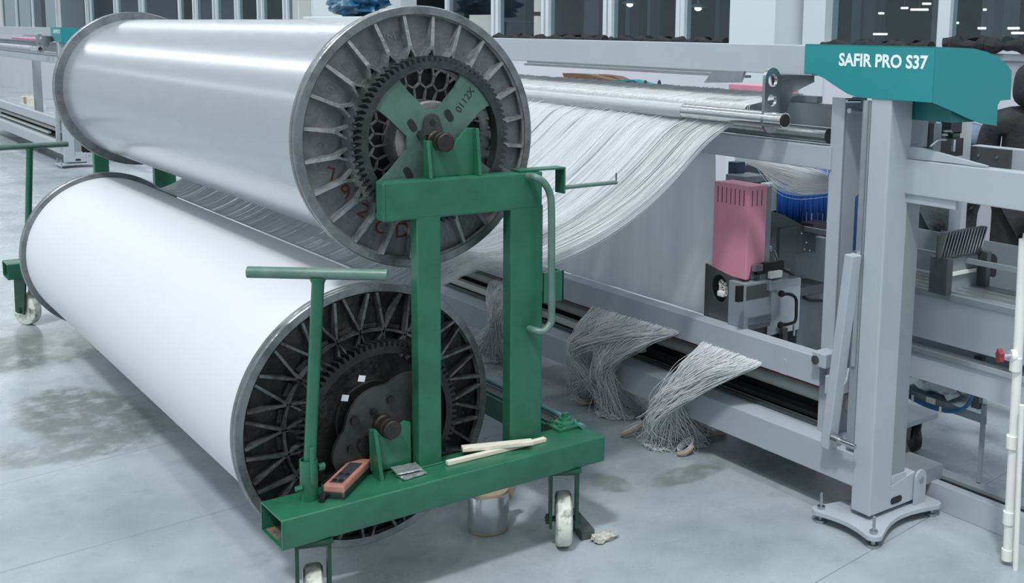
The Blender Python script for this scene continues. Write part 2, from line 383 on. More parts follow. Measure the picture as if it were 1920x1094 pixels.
LL = ['short lamp low in the wide dark window, at its left edge', 'tiny round lamp in the middle of the wide dark window', 'short lamp just left of the long one in the wide dark window', 'longest glowing lamp in the wide dark window', 'small lamp above the long one, near the top of the wide window', 'long lamp touching the right side of the white mullion above the hood', 'short lamp above the rounded end of the teal hood', 'upper of the two lamps side by side at the right edge', 'lower of the two lamps side by side at the right edge', 'faint lamp lowest in the wide dark window above the lettering', 'tiny lamp high in the window at the right edge']
LP = ((1549,1561,22),(1648,1657,25),(1690,1702,15),(1708,1740,18),(1730,1745,7),(1776,1797,43),(1834,1848,53),(1890,1911,53),(1897,1919,62),(1638,1663,64),(1844,1849,18))
for i,(a,b,py) in enumerate(LP):  # lamp reflections in the glass, built as glowing tubes on added hangers
    p, q = at(a,py,x=7.6), at(b,py,x=7.6)
    rt_ = root('tube_lamp', p, LL[i], 'lamp', 'lamps behind the right-hand window panes')
    MB().tube([p,q], .008, 8).build('glowing_tube', LAMP, rt_); MB().tube([(p.x,(p.y+q.y)/2,p.z),(p.x,(p.y+q.y)/2,4.4)], .0012, 4).build('hanger', GREY_D, rt_)
for i,(px,py) in enumerate(((1181,5),(1309,12))):
    c = at(px,py,x=7.4); r_ = root('pendant_lamp', c, ('pendant lamp glowing in the dark window just left of the fourth white mullion','pendant lamp glowing in the window next to the white pillar')[i], 'lamp')
    MB().lathe([(.006,.30),(.006,.03),(.05,.02),(.09,-.01),(.085,-.012)], c, 24, 'z').build('shade', PILLAR, r_); MB().lathe([(.03,.0),(.035,-.03),(.01,-.045)], c, 16, 'z').build('bulb', LAMP, r_)
# white pillar standing before the windows
p1, p2, p3 = at(1367,60,x=5.75), at(1452,60,x=5.75), None
xr = at(1511,60,y=p2.y).x
struct('trim_30', MB().box((5.75,p2.y,0),(max(xr,6.0),p1.y,4.4),.004), PILLAR)
pa, pb = yw(752,5.8), yw(588,5.8)
struct('trim_32', MB().box((XW-.02,yw(1549),0),(XW+.12,yw(1508),4.4)), FRAME)
struct('trim_31', MB().box((5.8,pa,0),(6.0,pb,4.4)), PILLAR)
# ruffled dark cloth lying along the sill
for i,(a,b,lab) in enumerate(((1150,1366,'dark ruffled cloth roll along the sill left of the white pillar'),(930,1140,'dark ruffled cloth roll on the sill right of the upper beam flange'),(1548,1752,'dark and plum ruffled cloth roll on the sill above the white lettering'),(1776,1935,'thick black ruffled cloth roll on the sill at the right edge'))):
    ya, yb = yw(b,5.95), yw(a,5.95); P = []; n_ = int((yb-ya)/.035)
    P = []; rs = []
    for j in range(n_+1):
        t = j/n_; P.append((5.92+.01*math.sin(j*1.7), ya+(yb-ya)*t, ZS+.012+.034+.5*(i==3)*.03+.006*math.sin(j*.9))); rs.append((.026+.014*(i==3))*(1+.35*math.sin(j*.9+1)+.2*math.sin(j*2.3)+.15*math.sin(j*3.7)))
    solid('cloth_roll', MB().tube(P, .03, 10, rs=rs), CLOTH, lab, 'cloth')
# blue bag on a pale cabinet
bc = at(664,12,x=5.2)
solid('storage_cabinet', MB().box((5.0, bc.y-.85, 0),(5.5, bc.y+.95, bc.z-.115),.01), PILLAR, 'pale cabinet behind the upper beam with a blue bag on top', 'cabinet')
solid('plastic_bag', blob((5.22,bc.y,bc.z+.045),(.22,.56,.155),3,.35,2.6,4), BLUEBAG, 'crumpled blue plastic bag above the upper white beam', 'bag')
g = at(45,190,x=5.6)
g = Vector((5.5,22.5,0)); 
# ------------------------------------------------------------------ trolley
YF = 2.953; YP = 3.07
TR = root('beam_trolley', (1.7,5.1,0), 'green steel trolley frame on white casters carrying two yarn beams', 'trolley')
def trolley_frame(y0, sgn, front):
    """one end frame; y0 = its outer face, sgn = direction inwards"""
    Y = lambda d: y0 + sgn*d
    zt, zb = at(527,978,y=YF).z, at(530,1035.5,y=YF).z
    xl, xr = at(529,1000,y=YF).x, at(1135,840,y=YF).x
    # hollow base beam, open at its left end
    w = .17; t = .006; b = MB()
    outer = [(Y(0),zb),(Y(w),zb),(Y(w),zt),(Y(0),zt)]; inn = [(Y(t),zb+t),(Y(w-t),zb+t),(Y(w-t),zt-t),(Y(t),zt-t)]
    vo = [b.bm.verts.new((xl,*p)) for p in outer]; vi = [b.bm.verts.new((xl,*p)) for p in inn]; ve = [b.bm.verts.new((xr,*p)) for p in outer]; vd = [b.bm.verts.new((xr-.3,*p)) for p in inn]
    for i in range(4):
        j = (i+1)%4
        b.bm.faces.new((vo[i],vo[j],vi[j],vi[i])); b.bm.faces.new((vi[i],vi[j],vd[j],vd[i])); b.bm.faces.new((vo[j],vo[i],ve[i],ve[j]))
    b.bm.faces.new(ve); b.bm.faces.new(vd); bmesh.ops.recalc_face_normals(b.bm, faces=b.bm.faces[:])
    ed = [e for e in b.bm.edges if all(v in vo+ve for v in e.verts) and abs(e.verts[0].co.x-e.verts[1].co.x) > .1] + [e for e in b.bm.edges if all(v in ve for v in e.verts)]
    bmesh.ops.bevel(b.bm, geom=ed, offset=.007, segments=3, profile=.5, affect='EDGES')
    for f in b.bm.faces: f.smooth = True
    b.build('base_beam', GREEN, TR)
    # posts and cap beam
    for (a, c) in ((784,827.4),(957,1017)):
        x0, x1 = at(a,600,y=YP).x, at(c,600,y=YP).x
        MB().box((x0,Y(.117),zt),(x1,Y(.168),1.235),.006).build('post', GREEN, TR)
        MB().tube([(x0,Y(.116),zt+.002),(x1,Y(.116),zt+.002)], .004, 6).build('weld_bead', GREEN, TR)
    tx0, tx1 = at(719,380,y=YP).x, at(1017,360,y=YP).x
    tz0, tz1 = at(719,418,y=YP).z, at(718,342.6,y=YP).z
    MB().box((tx0,Y(.116),tz0),(tx1,Y(.172),tz1),.007).build('cap_beam', GREEN, TR)
    MB().tube([(tx0+.002,Y(.116),tz0+.01),(tx0+.002,Y(.116),tz1-.01)], .004, 6).build('weld_bead', GREEN, TR)
    # cradles: V-notched plates with gussets
    def cradle(pts, g1, g2, yp):
        poly = [tuple(at(px,py,y=3.105)[i] for i in (0,2)) for px,py in pts]
        zmin = zt if pts[0][1] > 600 else tz1
        poly = [(x, max(z, zmin)) for x, z in poly]
        c = MB().prism(poly, 'y', Y(.152), Y(.165), .002).build('cradle', GREEN, TR)
        for gx, ztop, dpt in (g1, g2):
            if gx is None: continue
            p_ = [(Y(.152),zmin),(Y(.152),ztop),(Y(.137),ztop),(Y(.152-dpt),zmin)]
            MB().prism(p_, 'x', gx-.006, gx+.006, .001).build('gusset', GREEN, c)
    q = lambda px,py: at(px,py,y=3.105)
    cradle([(797,335),(797,264),(809,264),(822,272),(840,286),(858,262),(876,240),(893,240),(901,335)],
           (q(799,300).x, q(799,264).z, .034), (q(891,300).x, q(891,240).z, .034), 0)
    cradle([(697,885),(694,806),(706,806),(716,818),(733,826),(745,815),(752,795),(760,790),(770,792),(772,885)],
           (q(701,850).x, q(701,806).z, .06), (None,0,0), 0)
    # casters: fork and wheel
    for cx_, sw in ((at(586,1040,y=3.02).x, .18), (at(1056,960,y=3.02).x, .12)):
        c0 = Vector((cx_, Y(.065), 0)); Rz = Matrix.Translation(c0) @ Matrix.Rotation(math.atan2(-c0.x, 3.0)*.9 if front else .5, 4, 'Z')
        zc = zb-.012; fk = MB(); fk.box((-.050,-.05,zc-.012),(.050,.05,zc),.003,Rz);  
        for s_ in (-1,1):
            fk.hull([Rz@Vector(v) for v in ((s_*.041,-.048,zc-.005),(s_*.041,.048,zc-.005),(s_*.041,.062-.01,.085),(s_*.041,.02-.04,.075),(s_*.052,-.048,zc-.005),(s_*.052,.048,zc-.005),(s_*.052,.062-.01,.085),(s_*.052,.02-.04,.075))])
        fk.tube([Rz@Vector((-.065,.015,.098)),Rz@Vector((.065,.015,.098))], .010, 10)
        fk.tube([Rz@Vector((-.062,.015,.098)),Rz@Vector((-.050,.015,.098))], .018, 6); fk.tube([Rz@Vector((.062,.015,.098)),Rz@Vector((.050,.015,.098))], .018, 6)
        fk.box((-.058,-.06,zb-.012),(.058,.06,zb),.002,Rz)
        ko = fk.build('caster', GREEN_D, TR)
        wb = MB().lathe([(.03,-.028),(.085,-.029),(.096,-.022),(.098,-.01),(.098,.01),(.096,.022),(.085,.029),(.03,.028)], (0,0,0), 40, 'x')
        for v in wb.bm.verts: v.co = Rz @ (v.co + Vector((0,.015,.099)))
        wb.build('wheel', TYRE, ko)
    # tow bar with T grip in its socket
    sx = at(579,900,y=YF+.10).x; sy = Y(.10)
    so = MB().lathe([(.027,zt),(.027,zt+.125),(.022,zt+.125),(.022,zt+.02)], (sx,sy,0), 28, 'z').build('socket', GREEN, TR)
    for a_ in (0,1): MB().tube([(sx+(-1)**a_*.026,sy-.01,zt+.095-.05*a_),(sx+(-1)**a_*.045,sy-.01,zt+.095-.05*a_)], .009, 6).build('bolt', GREEN, so)
    MB().tube([(sx+.026,sy-.01,zt+.10),(sx+.046,sy-.01,zt+.10)], .009, 6).build('bolt', GREEN, so)
    MB().tube([(sx,sy-.029,zt+.055),(sx,sy-.031,zt+.17)], .007, 8).build('locking_pin', GREEN, so)
    ztop = at(590,514,y=YF+.10).z
    lean = .042
    tb = MB().tube([(sx-.002,sy,zt+.03),(sx+lean,sy,ztop-.03),(sx+lean,sy,ztop-.012)], .0185, 16, rs=[.0185,.0185,.026]).build('tow_bar', GREEN, TR)
    gy = .207 if front else .215
    dv = Vector((right.x,right.y,0)).normalized()*gy if front else Vector((.98,.15,0)).normalized()*gy
    cc_ = Vector((sx+lean, sy, ztop))
    MB().tube([cc_-dv, cc_+dv], .0175, 18).build('grip', GREEN_W, tb)
    return xl, xr, zb, zt, tx1, tz1
FR = trolley_frame(YF, 1, True); trolley_frame(7.42, -1, False)
xl, xr, zb, zt, tx1, tz1 = FR
MB().box((xr-.10,YF+.15,zb+.005),(xr-.02,7.27,zt-.005),.004).build('side_rail', GREEN, TR)
MB().box((xr-.085,YF+.15,zt-.005),(xr-.045,7.27,zt+.002)).build('rail_strip', STEEL_D, TR)
MB().tube([(xr-.025,YF+.10,zt+.01),(xr-.025,4.6,zt+.01)], .010, 10).build('rail_pipe', mat('blue_green_pipe',(.10,.22,.24),.4), TR)
# bolted pivot plate at the right end of the base
pv = at(1059,800,z=zt); rp_ = MB(); 
rp_.box((pv.x-.055,pv.y-.045,zt),(pv.x+.055,pv.y+.045,zt+.012),.003, None); rp_.lathe([(.038,zt+.012),(.036,zt+.022),(.024,zt+.026),(.022,zt+.036),(.012,zt+.037),(.012,zt+.052),(.003,zt+.054)], (pv.x,pv.y,0), 24, 'z')
po = rp_.build('pivot_plate', GREEN, TR)
for a_,b_ in ((-1,-1),(1,-1),(1,1),(-1,1)): MB().lathe([(.010,zt+.012),(.010,zt+.022),(.005,zt+.023),(.005,zt+.029)], (pv.x+a_*.04,pv.y+b_*.031,0), 6, 'z', False).build('bolt', GREEN, po)
# grab handle, hook strap with rod, small side box
yh = YP-.055
hp = [at(992,332,y=YP), at(992,331,y=YP)+Vector((0,-.03,.004))]
hx = at(1034,450,y=yh).x; ht = at(1010,338,y=yh); 
zt_h, zb_h = at(1034,395,y=yh).z, at(1034,595,y=yh).z
path = crom([at(990,331,y=YP), at(1004,333,y=YP-.045), at(1020,343,y=yh), at(1031,364,y=yh), at(1034,395,y=yh), at(1034,500,y=yh), at(1034,592,y=yh), at(1030,610,y=yh), at(1018,622,y=yh), at(1002,620,y=YP-.035), at(992,617,y=YP)], 6)
MB().tube(path, .0125, 14).build('grab_handle', GREEN_W, TR)
a0 = at(960,322,y=YP+.06); 
st = MB(); zt1 = tz1+.001
sx1 = at(1053,330,y=YP+.03).x; sxa = tx1-.09
st.box((sxa,YP+.005,zt1),(sx1,YP+.06,zt1+.007),.002); st.box((sx1-.007,YP+.005,at(1052,362,y=YP+.03).z),(sx1,YP+.06,zt1+.006),.002)
so_ = st.build('strap_bracket', GREEN, TR)
r0, r1 = at(1056,352,y=YP+.03), at(1157,342,y=YP+.03); r1.x = r0.x+.23; r1 = at(1156,342,y=YP+.03)
MB().tube([r0,r1], .0075, 10).build('hook_rod', GREEN_W, so_)
MB().tube([r1+Vector((-.002,0,-.004)), r1+Vector((-.002,0,.034))], .0028, 6).build('stop_pin', STEEL_D, so_)
bx0, bx1 = at(1020,540,y=YP+.04).x, at(1051,540,y=YP+.04).x
sb = MB().box((bx0-.015,YP+.02,at(1045,562,y=YP+.04).z),(bx1,YP+.028,at(1045,506,y=YP+.04).z),.002); sb.box((bx1-.008,YP+.02,at(1045,562,y=YP+.04).z),(bx1,YP+.07,at(1045,506,y=YP+.04).z),.002)
sb.build('side_clip', GREEN, TR)
# ------------------------------------------------------------------ warp beams
def warp_beam(c, rf, ry, yfl, ygear, lower, label):
    cx, cz = c; C0 = Vector((cx, yfl, cz)); WB = root('warp_beam', (cx, 4.8, cz), label, 'warp beam')
    m_body, m_rib, m_rim = (GREASE, GREASE_RIB, CAST_RIM) if lower else (CAST, CAST_RIB, CAST_RIM)
    YB = 6.60
    MB().lathe([(.08,yfl+.0405),(ry,yfl+.0405),(ry,YB),(.08,YB)], (cx,0,cz), 160, 'y').build('yarn_roll', YARN_L if lower else YARN_U, WB)
    # near flange
    rim = MB().lathe([(rf-.027,0),(rf-.003,0),(rf,.003),(rf,.014),(rf-.004,.017),(rf-.004,.023),(rf,.026),(rf,.040),(rf-.004,.044),(rf-.027,.044)], C0, 160, 'y', True, True)
    fo = rim.build('flange', m_rim, WB, 30)
    rd = .285 if lower else .24
    MB().lathe([(rf-.026,.004),(rf-.026,.040),(rd,.036),(rd,.030),(rf-.032,.030),(rf-.034,.010)], C0, 120, 'y', True, True).build('dish', m_body, fo)
    MB().lathe([(rd+.002,.040),(.05,.040),(.05,.037),(rd+.002,.037)], C0, 72, 'y', False, True).build('web_plate', VOID, fo)  # near-black plate: shade of the open web cells put into its colour
    if not lower:
        # ring the spokes run into
        MB().lathe([(.268,.018),(.232,.018),(.232,.038),(.268,.038)], C0, 96, 'y', True, True).build('spoke_ring', m_body, fo)
        for i in range(24):
            a = math.radians(83+15.1*i if i < 13 else 83+15.1*i-(15.1*24-360)*(i-12)/12); Mx = rot_y(C0, a); r = MB()
            def seg(p, q, w0, w1, y0a, y0b):
                p, q = Vector(p), Vector(q); n_ = Vector((-(q-p).z,0,(q-p).x)).normalized()
                r.hull([Mx@v for v in (p+n_*w0+Vector((0,.030,0)),p+n_*w0*.8+Vector((0,y0a,0)),p-n_*w0*.8+Vector((0,y0a,0)),p-n_*w0+Vector((0,.030,0)),q+n_*w1+Vector((0,.030,0)),q+n_*w1*.8+Vector((0,y0b,0)),q-n_*w1*.8+Vector((0,y0b,0)),q-n_*w1+Vector((0,.030,0)))])
            seg((rf-.030,0,0),(.300,0,0),.0065,.0085,.004,-.010)
            seg((.304,0,0),(.262,0,.020),.006,.005,-.010,-.006); seg((.304,0,0),(.262,0,-.020),.006,.005,-.010,-.006)
            r.build('rib', m_rib, fo)
            if i in (1,3,4,6,7,9,10,21):
                ch = {1:'M',3:'M',4:'0',6:'5',7:'7',9:'F',10:'H',21:'5'}[i]; am = a+math.radians(7.5)
                er = Vector((math.cos(am),0,math.sin(am))); et = Vector((math.sin(am),0,-math.cos(am)))
                text(ch, CAST_RIM, fo, C0+er*.325-et*.012+Vector((0,.0295,0)), et, er, .030, 'cast_letter')
        red = ((617,327,'L',.045,165),(650,360,'9',.050,10),(684,400,'N',.048,60),(712,428,'C',.045,20),(752,432,'D',.05,0))
        for px,py,ch,h,deg in red:
            p = at(px,py,y=yfl+.029); an = math.radians(deg); u = Vector((math.cos(an),0,math.sin(an))); v = Vector((-math.sin(an),0,math.cos(an)))
            text(ch, REDPAINT, fo, p-u*h*.35-v*h*.5, u, v, h, 'painted_mark', 0.0)
        # honeycomb web round the hub, 24 cells
        for i in range(24):
            a = 2*PI*(i+.5)/24; hc = MB(); h = PI/24
            P = lambda r, t: Vector((cx+r*math.cos(t), 0, cz+r*math.sin(t)))
            for p, q in ((P(.115,a),P(.165,a)),(P(.165,a),P(.182,a+h)),(P(.165,a),P(.182,a-h)),(P(.182,a+h),P(.206,a+h)),(P(.206,a+h),P(.236,a+2*h*.75)),(P(.206,a+h),P(.236,a+2*h*.25))):
                p.y = q.y = yfl+.012; hc.bar(p, q, .0062, .010, 0, (0,1,0))
            hc.build('web_rib', CAST, fo)
        MB().lathe([(.122,-.072),(.128,-.067),(.128,.03),(.05,.03),(.05,-.072)], C0, 72, 'y', True, True).build('hub_drum', HUB, fo)
    else:
        MB().lathe([(.294,-.004),(.286,-.004),(.286,.038),(.294,.038)], C0, 96, 'y', True, True).build('spoke_ring', m_rib, fo)
        MB().lathe([(.288,.026),(.06,.020),(.06,.034),(.288,.036)], C0, 72, 'y', True, True).build('inner_dish', m_body, fo)
        for i in range(22):
            a = math.radians(177.3-16.2*i) if i < 8 else math.radians(177.3-16.2*7-(360-16.2*7-15.6*0)/15*(i-7)); 
            P = lambda r, t: Vector((cx+r*math.cos(t), yfl+.010, cz+r*math.sin(t))); r = MB()
            for dt in (-.105,.105): r.bar(P(.292,a), P(rf-.030,a+dt), .009, .034, .001, (0,1,0))
            for dt in (-.10,.10): r.bar(P(.288,a), P(.215,a+dt), .007, .028, 0, (0,1,0))
            r.build('rib', m_rib, fo)
            am = a-math.radians(8); pb = MB()
            pb.bar(P(.303,am-.075)+Vector((0,.012,0)), P(.303,am+.075)+Vector((0,.012,0)), .014, .02, .002, (0,1,0)); pb.build('rib_block', m_body, fo)
            if i in (3,7): text('*' if i == 3 else 'X', m_rib, fo, P(.335,am)+Vector((-.012,.0195,-.01)), (1,0,0), (0,0,1), .03, 'cast_letter')
        MB().lathe([(.12,-.012),(.125,-.008),(.125,.03),(.05,.03),(.05,-.012)], C0, 64, 'y', True, True).build('hub_drum', m_body, fo)
    # ring gear with teeth cut round its edge
    n_ = 84; ro, rr, ri = .272, .255, .232; gy0, gy1 = ygear, ygear+.042; g = MB(); ringF, ringB, inF, inB = [], [], [], []
    for i in range(n_):
        for f_, rad in ((.0,rr),(.22,rr),(.38,ro),(.68,ro),(.84,rr)):
            t = 2*PI*(i+f_)/n_; ca, sa = math.cos(t), math.sin(t)
            ringF.append(g.bm.verts.new((cx+rad*ca,gy0,cz+rad*sa))); ringB.append(g.bm.verts.new((cx+rad*math.cos(t+.035),gy1,cz+rad*math.sin(t+.035))))
            inF.append(g.bm.verts.new((cx+ri*ca,gy0,cz+ri*sa))); inB.append(g.bm.verts.new((cx+ri*ca,gy1,cz+ri*sa)))
    N = len(ringF)
    for i in range(N):
        j = (i+1)%N
        for q in ((ringF[i],ringF[j],ringB[j],ringB[i]),(inF[j],inF[i],inB[i],inB[j]),(ringF[j],ringF[i],inF[i],inF[j]),(ringB[i],ringB[j],inB[j],inB[i])): g.bm.faces.new(q)
    bmesh.ops.recalc_face_normals(g.bm, faces=g.bm.faces[:])
    go = g.build('ring_gear', GEAR_D if lower else GEAR, WB)
    # X-shaped driving plate
    ya, yb_ = (ygear+.006, ygear+.020)
    if not lower:
        R_ = .232; arms = [(47,.060),(137,.054),(227,.054),(317,.060)]; poly = []
        for dg, hw in arms:
            a = math.radians(dg); u = (math.cos(a), math.sin(a)); v = (-u[1], u[0]); hwO = hw*1.0
            fl = .022 if dg == 47 else .008
            for rr_, ww in ((.085,-hw),(.175,-hw),(.212,-hw-fl*.5),(.226,-hw-fl),(.238,-hw*.5),(.240,0),(.238,hw*.5),(.226,hw+fl),(.212,hw+fl*.5),(.175,hw),(.085,hw)):
                poly.append((cx+u[0]*rr_+v[0]*ww, cz+u[1]*rr_+v[1]*ww))
        po = MB().prism(poly, 'y', ya, yb_).build('driving_plate', PLATE, WB)
        for dg, hw in arms:
            a = math.radians(dg+(10 if dg in (137,47) else -6)); p = Vector((cx+.095*math.cos(a), ya-.003, cz+.095*math.sin(a)))
            if dg == 227: p = Vector((cx-.095, ya-.003, cz-.100))
            bb = math.radians(-58); d = Vector((math.cos(bb),0,math.sin(bb)))*.010
            MB().prism([(p.x+d.x*1+.012*math.cos(t+bb)*1, p.z+d.z+.012*math.sin(t+bb)) for t in [(-PI/2+PI*k/6) for k in range(7)]]+[(p.x-d.x+.012*math.cos(t+bb), p.z-d.z+.012*math.sin(t+bb)) for t in [(PI/2+PI*k/6) for k in range(7)]], 'y', ya-.0015, ya+.002).build('slot', VOID, po)
        e1 = math.radians(52); e2 = Vector((math.cos(e1),0,math.sin(e1))); e3 = Vector((-math.sin(e1),0,math.cos(e1)))
        text('0112X', VOID, po, Vector((cx,ya-.0005,cz))+e2*.125-e3*.020, e2, e3, .024, 'scribed_number')
        pl = MB().prism([(cx+.030*math.cos(t)*1.0-.012, cz+.058+.030*math.sin(t)) for t in [PI*k/8 for k in range(9)]]+[(cx-.050,cz+.02),(cx+.030,cz+.02)], 'y', ya-.008, ya).build('lug', PLATE_D, po)
        MB().tube([(cx-.012,ya-.0095,cz+.060),(cx-.012,ya-.006,cz+.060)], .010, 14).build('hole', VOID, po)
        for dx,dz in ((-.052,.022),(.040,.012)): MB().tube([(cx+dx,ya-.014,cz+dz),(cx+dx,ya+.001,cz+dz)], .014, 6).build('bolt', GEAR, po)
    else:
        poly = []
        for k in range(48):
            t = 2*PI*k/48; rr_ = .125+.075*max(0, math.cos(2*(t-.70)))**1.5
            poly.append((cx+rr_*math.cos(t), cz+rr_*math.sin(t)))
        po = MB().prism(poly, 'y', ya, yb_).build('driving_plate', PLATE_D, WB)
        for dx,dz,r_ in ((-.095,.03,.015),(-.06,-.055,.03),(.03,.075,.013),(-.03,.045,.012),(.07,-.05,.014),(-.11,-.06,.012)): MB().tube([(cx+dx,ya-.014,cz+dz),(cx+dx,ya+.001,cz+dz)], r_, 8).build('bolt', GEAR_D, po)
        for dx,dz in ((-.068,.165),(-.125,.112)): MB().bar((cx+dx-.010,ya-.001,cz+dz),(cx+dx+.012,ya-.001,cz+dz-.006), .02,.002,0,(0,1,0)).build('paper_scrap', STRAND, po)
    # axle stub resting in the cradle
    y_end = 3.068 if not lower else 3.07
    ax = MB().lathe([(.026,y_end),(.030,y_end+.003),(.030,y_end+.018),(.027,y_end+.020),(.027,y_end+.026),(.031,y_end+.028),(.031,y_end+.052),(.028,y_end+.054),(.028,y_end+.060),(.033,y_end+.064),(.033,yfl+.03)], (cx,0,cz), 32, 'y').build('axle', RUST, WB)
    MB().tube([(cx,y_end-.0008,cz),(cx,y_end+.002,cz)], .011, 6).build('hex_socket', VOID, ax)
    # far flange: rim, dish and axle
    MB().lathe([(.06,YB),(rf-.004,YB),(rf,YB+.004),(rf,YB+.040),(rf-.03,YB+.044),(.06,YB+.03)], (cx,0,cz), 128, 'y').build('far_flange', m_rim, WB, 30)
    MB().lathe([(.033,YB+.03),(.033,7.40),(.02,7.40)], (cx,0,cz), 24, 'y').build('far_axle', RUST, WB)
    return WB
warp_beam((1.702,1.462), .4306, .387, 3.235, 3.140, False, 'upper warp beam wound with glossy silver-white yarn, grey cast flange')
warp_beam((1.507,.552), .4445, .417, 3.235, 3.145, True, 'lower warp beam wound with matt white yarn, blackened greasy flange')
MB().box((FR[0]+.01,YF+.012,FR[2]+.0065),(FR[0]+.16,YF+.16,FR[2]+.008)).build('rust_film', mat('beam_rust',(.22,.15,.10),.8,col2=(.05,.07,.06),scale=20), TR)
# ------------------------------------------------------------------ things lying on the trolley
h0 = zt
def stick(p, q, w, h, z, lab):
    o = MB(); a, b_ = at(*p, z=z), at(*q, z=z); o.bar(a, b_, w, h, .002)
    solid('wood_stick', o, WOOD, lab, 'stick')
stick((838,869),(1022,824),.020,.014,h0+.008,'narrow pale wood stick lying crosswise under the wider one')
stick((866,842),(998,829),.034,.014,h0+.0225,'wide short pale wood slat lying on top of a narrow stick')
# handset in clear plastic wrap
pA, pB = at(628,934,z=h0), at(676,886,z=h0); dv = (pB-pA); 
RM = root('hoist_remote', (pA+pB)/2, 'salmon red radio remote wrapped in clear plastic on green base', 'remote control')
ang = math.atan2(dv.y, dv.x)-PI/2; MR = Matrix.Translation((pA+pB)/2) @ Matrix.Rotation(ang, 4, 'Z'); hl = dv.length/2+.012
MB().box((-.034,-hl,.002),(.034,hl,.020),.005,MR).build('back_shell', BLACK, RM)
MB().box((-.033,-hl+.003,.019),(.033,hl-.002,.044),.006,MR).build('front_shell', SALMON, RM)
MB().box((-.020,-hl+.02,.0435),(.020,hl-.045,.0455),.001,MR).build('keypad', STEEL_D, RM)
for i in range(3):
    for j in (-1,1):
        p = MR @ Vector((j*.010,-hl+.035+i*.024,.0455)); MB().lathe([(.007,p.z),(.007,p.z+.003),(.005,p.z+.004)], (p.x,p.y,0), 12, 'z').build('button', BLACK if (i+j)%2 else STEEL, RM)
pw = MR @ Vector((-.03,-hl-.01,.012)); MB().tube([pw+Vector((.01,.01,0)), pw+Vector((-.012,-.02,-.004))], .009, 10).build('antenna', BLACK, RM)
wb = MB().box((-.040,-hl-.008,0),(.040,hl+.012,.050),.008,MR)
for v in wb.bm.verts: v.co += Vector((noise.noise(v.co*60),noise.noise(v.co*60+Vector((5,0,0))),0))*.003
wb.build('plastic_wrap', CLEAR, RM)
g = at(765,884,z=h0)
def wafer(c, w, d, z, rot, name, lab):
    b = MB(); n_ = 8; Mx = Matrix.Translation((c.x,c.y,z)) @ Matrix.Rotation(rot,4,'Z'); V = [[b.bm.verts.new(Mx@Vector(((i/n_-.5)*w,(j/n_-.5)*d,.003+.0022*noise.noise(Vector((i*.9,j*.9,z*50)))))) for j in range(n_+1)] for i in range(n_+1)]
    for i in range(n_):
        for j in range(n_): b.bm.faces.new((V[i][j],V[i+1][j],V[i+1][j+1],V[i][j+1]))
    r = bmesh.ops.extrude_face_region(b.bm, geom=b.bm.faces[:]); 
    for v in r['geom']:
        if isinstance(v, bmesh.types.BMVert): v.co.z += .005
    bmesh.ops.recalc_face_normals(b.bm, faces=b.bm.faces[:]); return solid(name, b, FOIL, lab, 'foil')
wafer(at(771,892,z=h0), .085,.055, h0, .1, 'foil_packet', 'lower silver foil packet flat on the green base beside the left post')
wafer(at(762,882,z=h0+.012), .085,.060, h0+.0115, -.1, 'foil_packet', 'dull silver foil packet with round mark lying on another packet')
# bobbin on the floor under the base
bp_ = at(926,1003,z=0)+Vector((.01,.055,0)); BO = root('yarn_bobbin', bp_, 'silvery yarn bobbin on a tan tube standing on the floor under the trolley', 'bobbin')
MB().lathe([(.045,.012),(.074,.012),(.077,.018),(.077,.140),(.074,.146),(.045,.146)], bp_, 48, 'z', True, True).build('winding', YARN_U, BO)
MB().lathe([(.038,0),(.068,0),(.072,.004),(.072,.013),(.045,.013),(.045,.150),(.074,.145),(.074,.157),(.068,.158),(.038,.158)], bp_, 48, 'z', True, True).build('flanged_tube', CARD, BO)
MB().box((-.03,-.012,.10),(.034,.02,.185),.003, Matrix.Translation(bp_)@Matrix.Rotation(.5,4,'Y')).build('card_piece', CARD, BO)
solid('paper_scrap', blob(at(1132,1012,z=0)+Vector((0,0,.010)), (.050,.030,.013), 4, .6, 3, 3), mat('dirty_paper',(.55,.53,.48),.7,n=.4,scale=30,bump=.8), 'crumpled dirty paper scrap on the floor right of the caster', 'paper')
b_ = at(1097,985,z=0); solid('steel_offcut', MB().bar(at(1068,962,z=.018), at(1103,1004,z=.018), .05,.034,.002), mat('dull_offcut',(.10,.12,.12),.5,.3,n=.3), 'dark block of steel lying behind the right front caster', 'steel block')
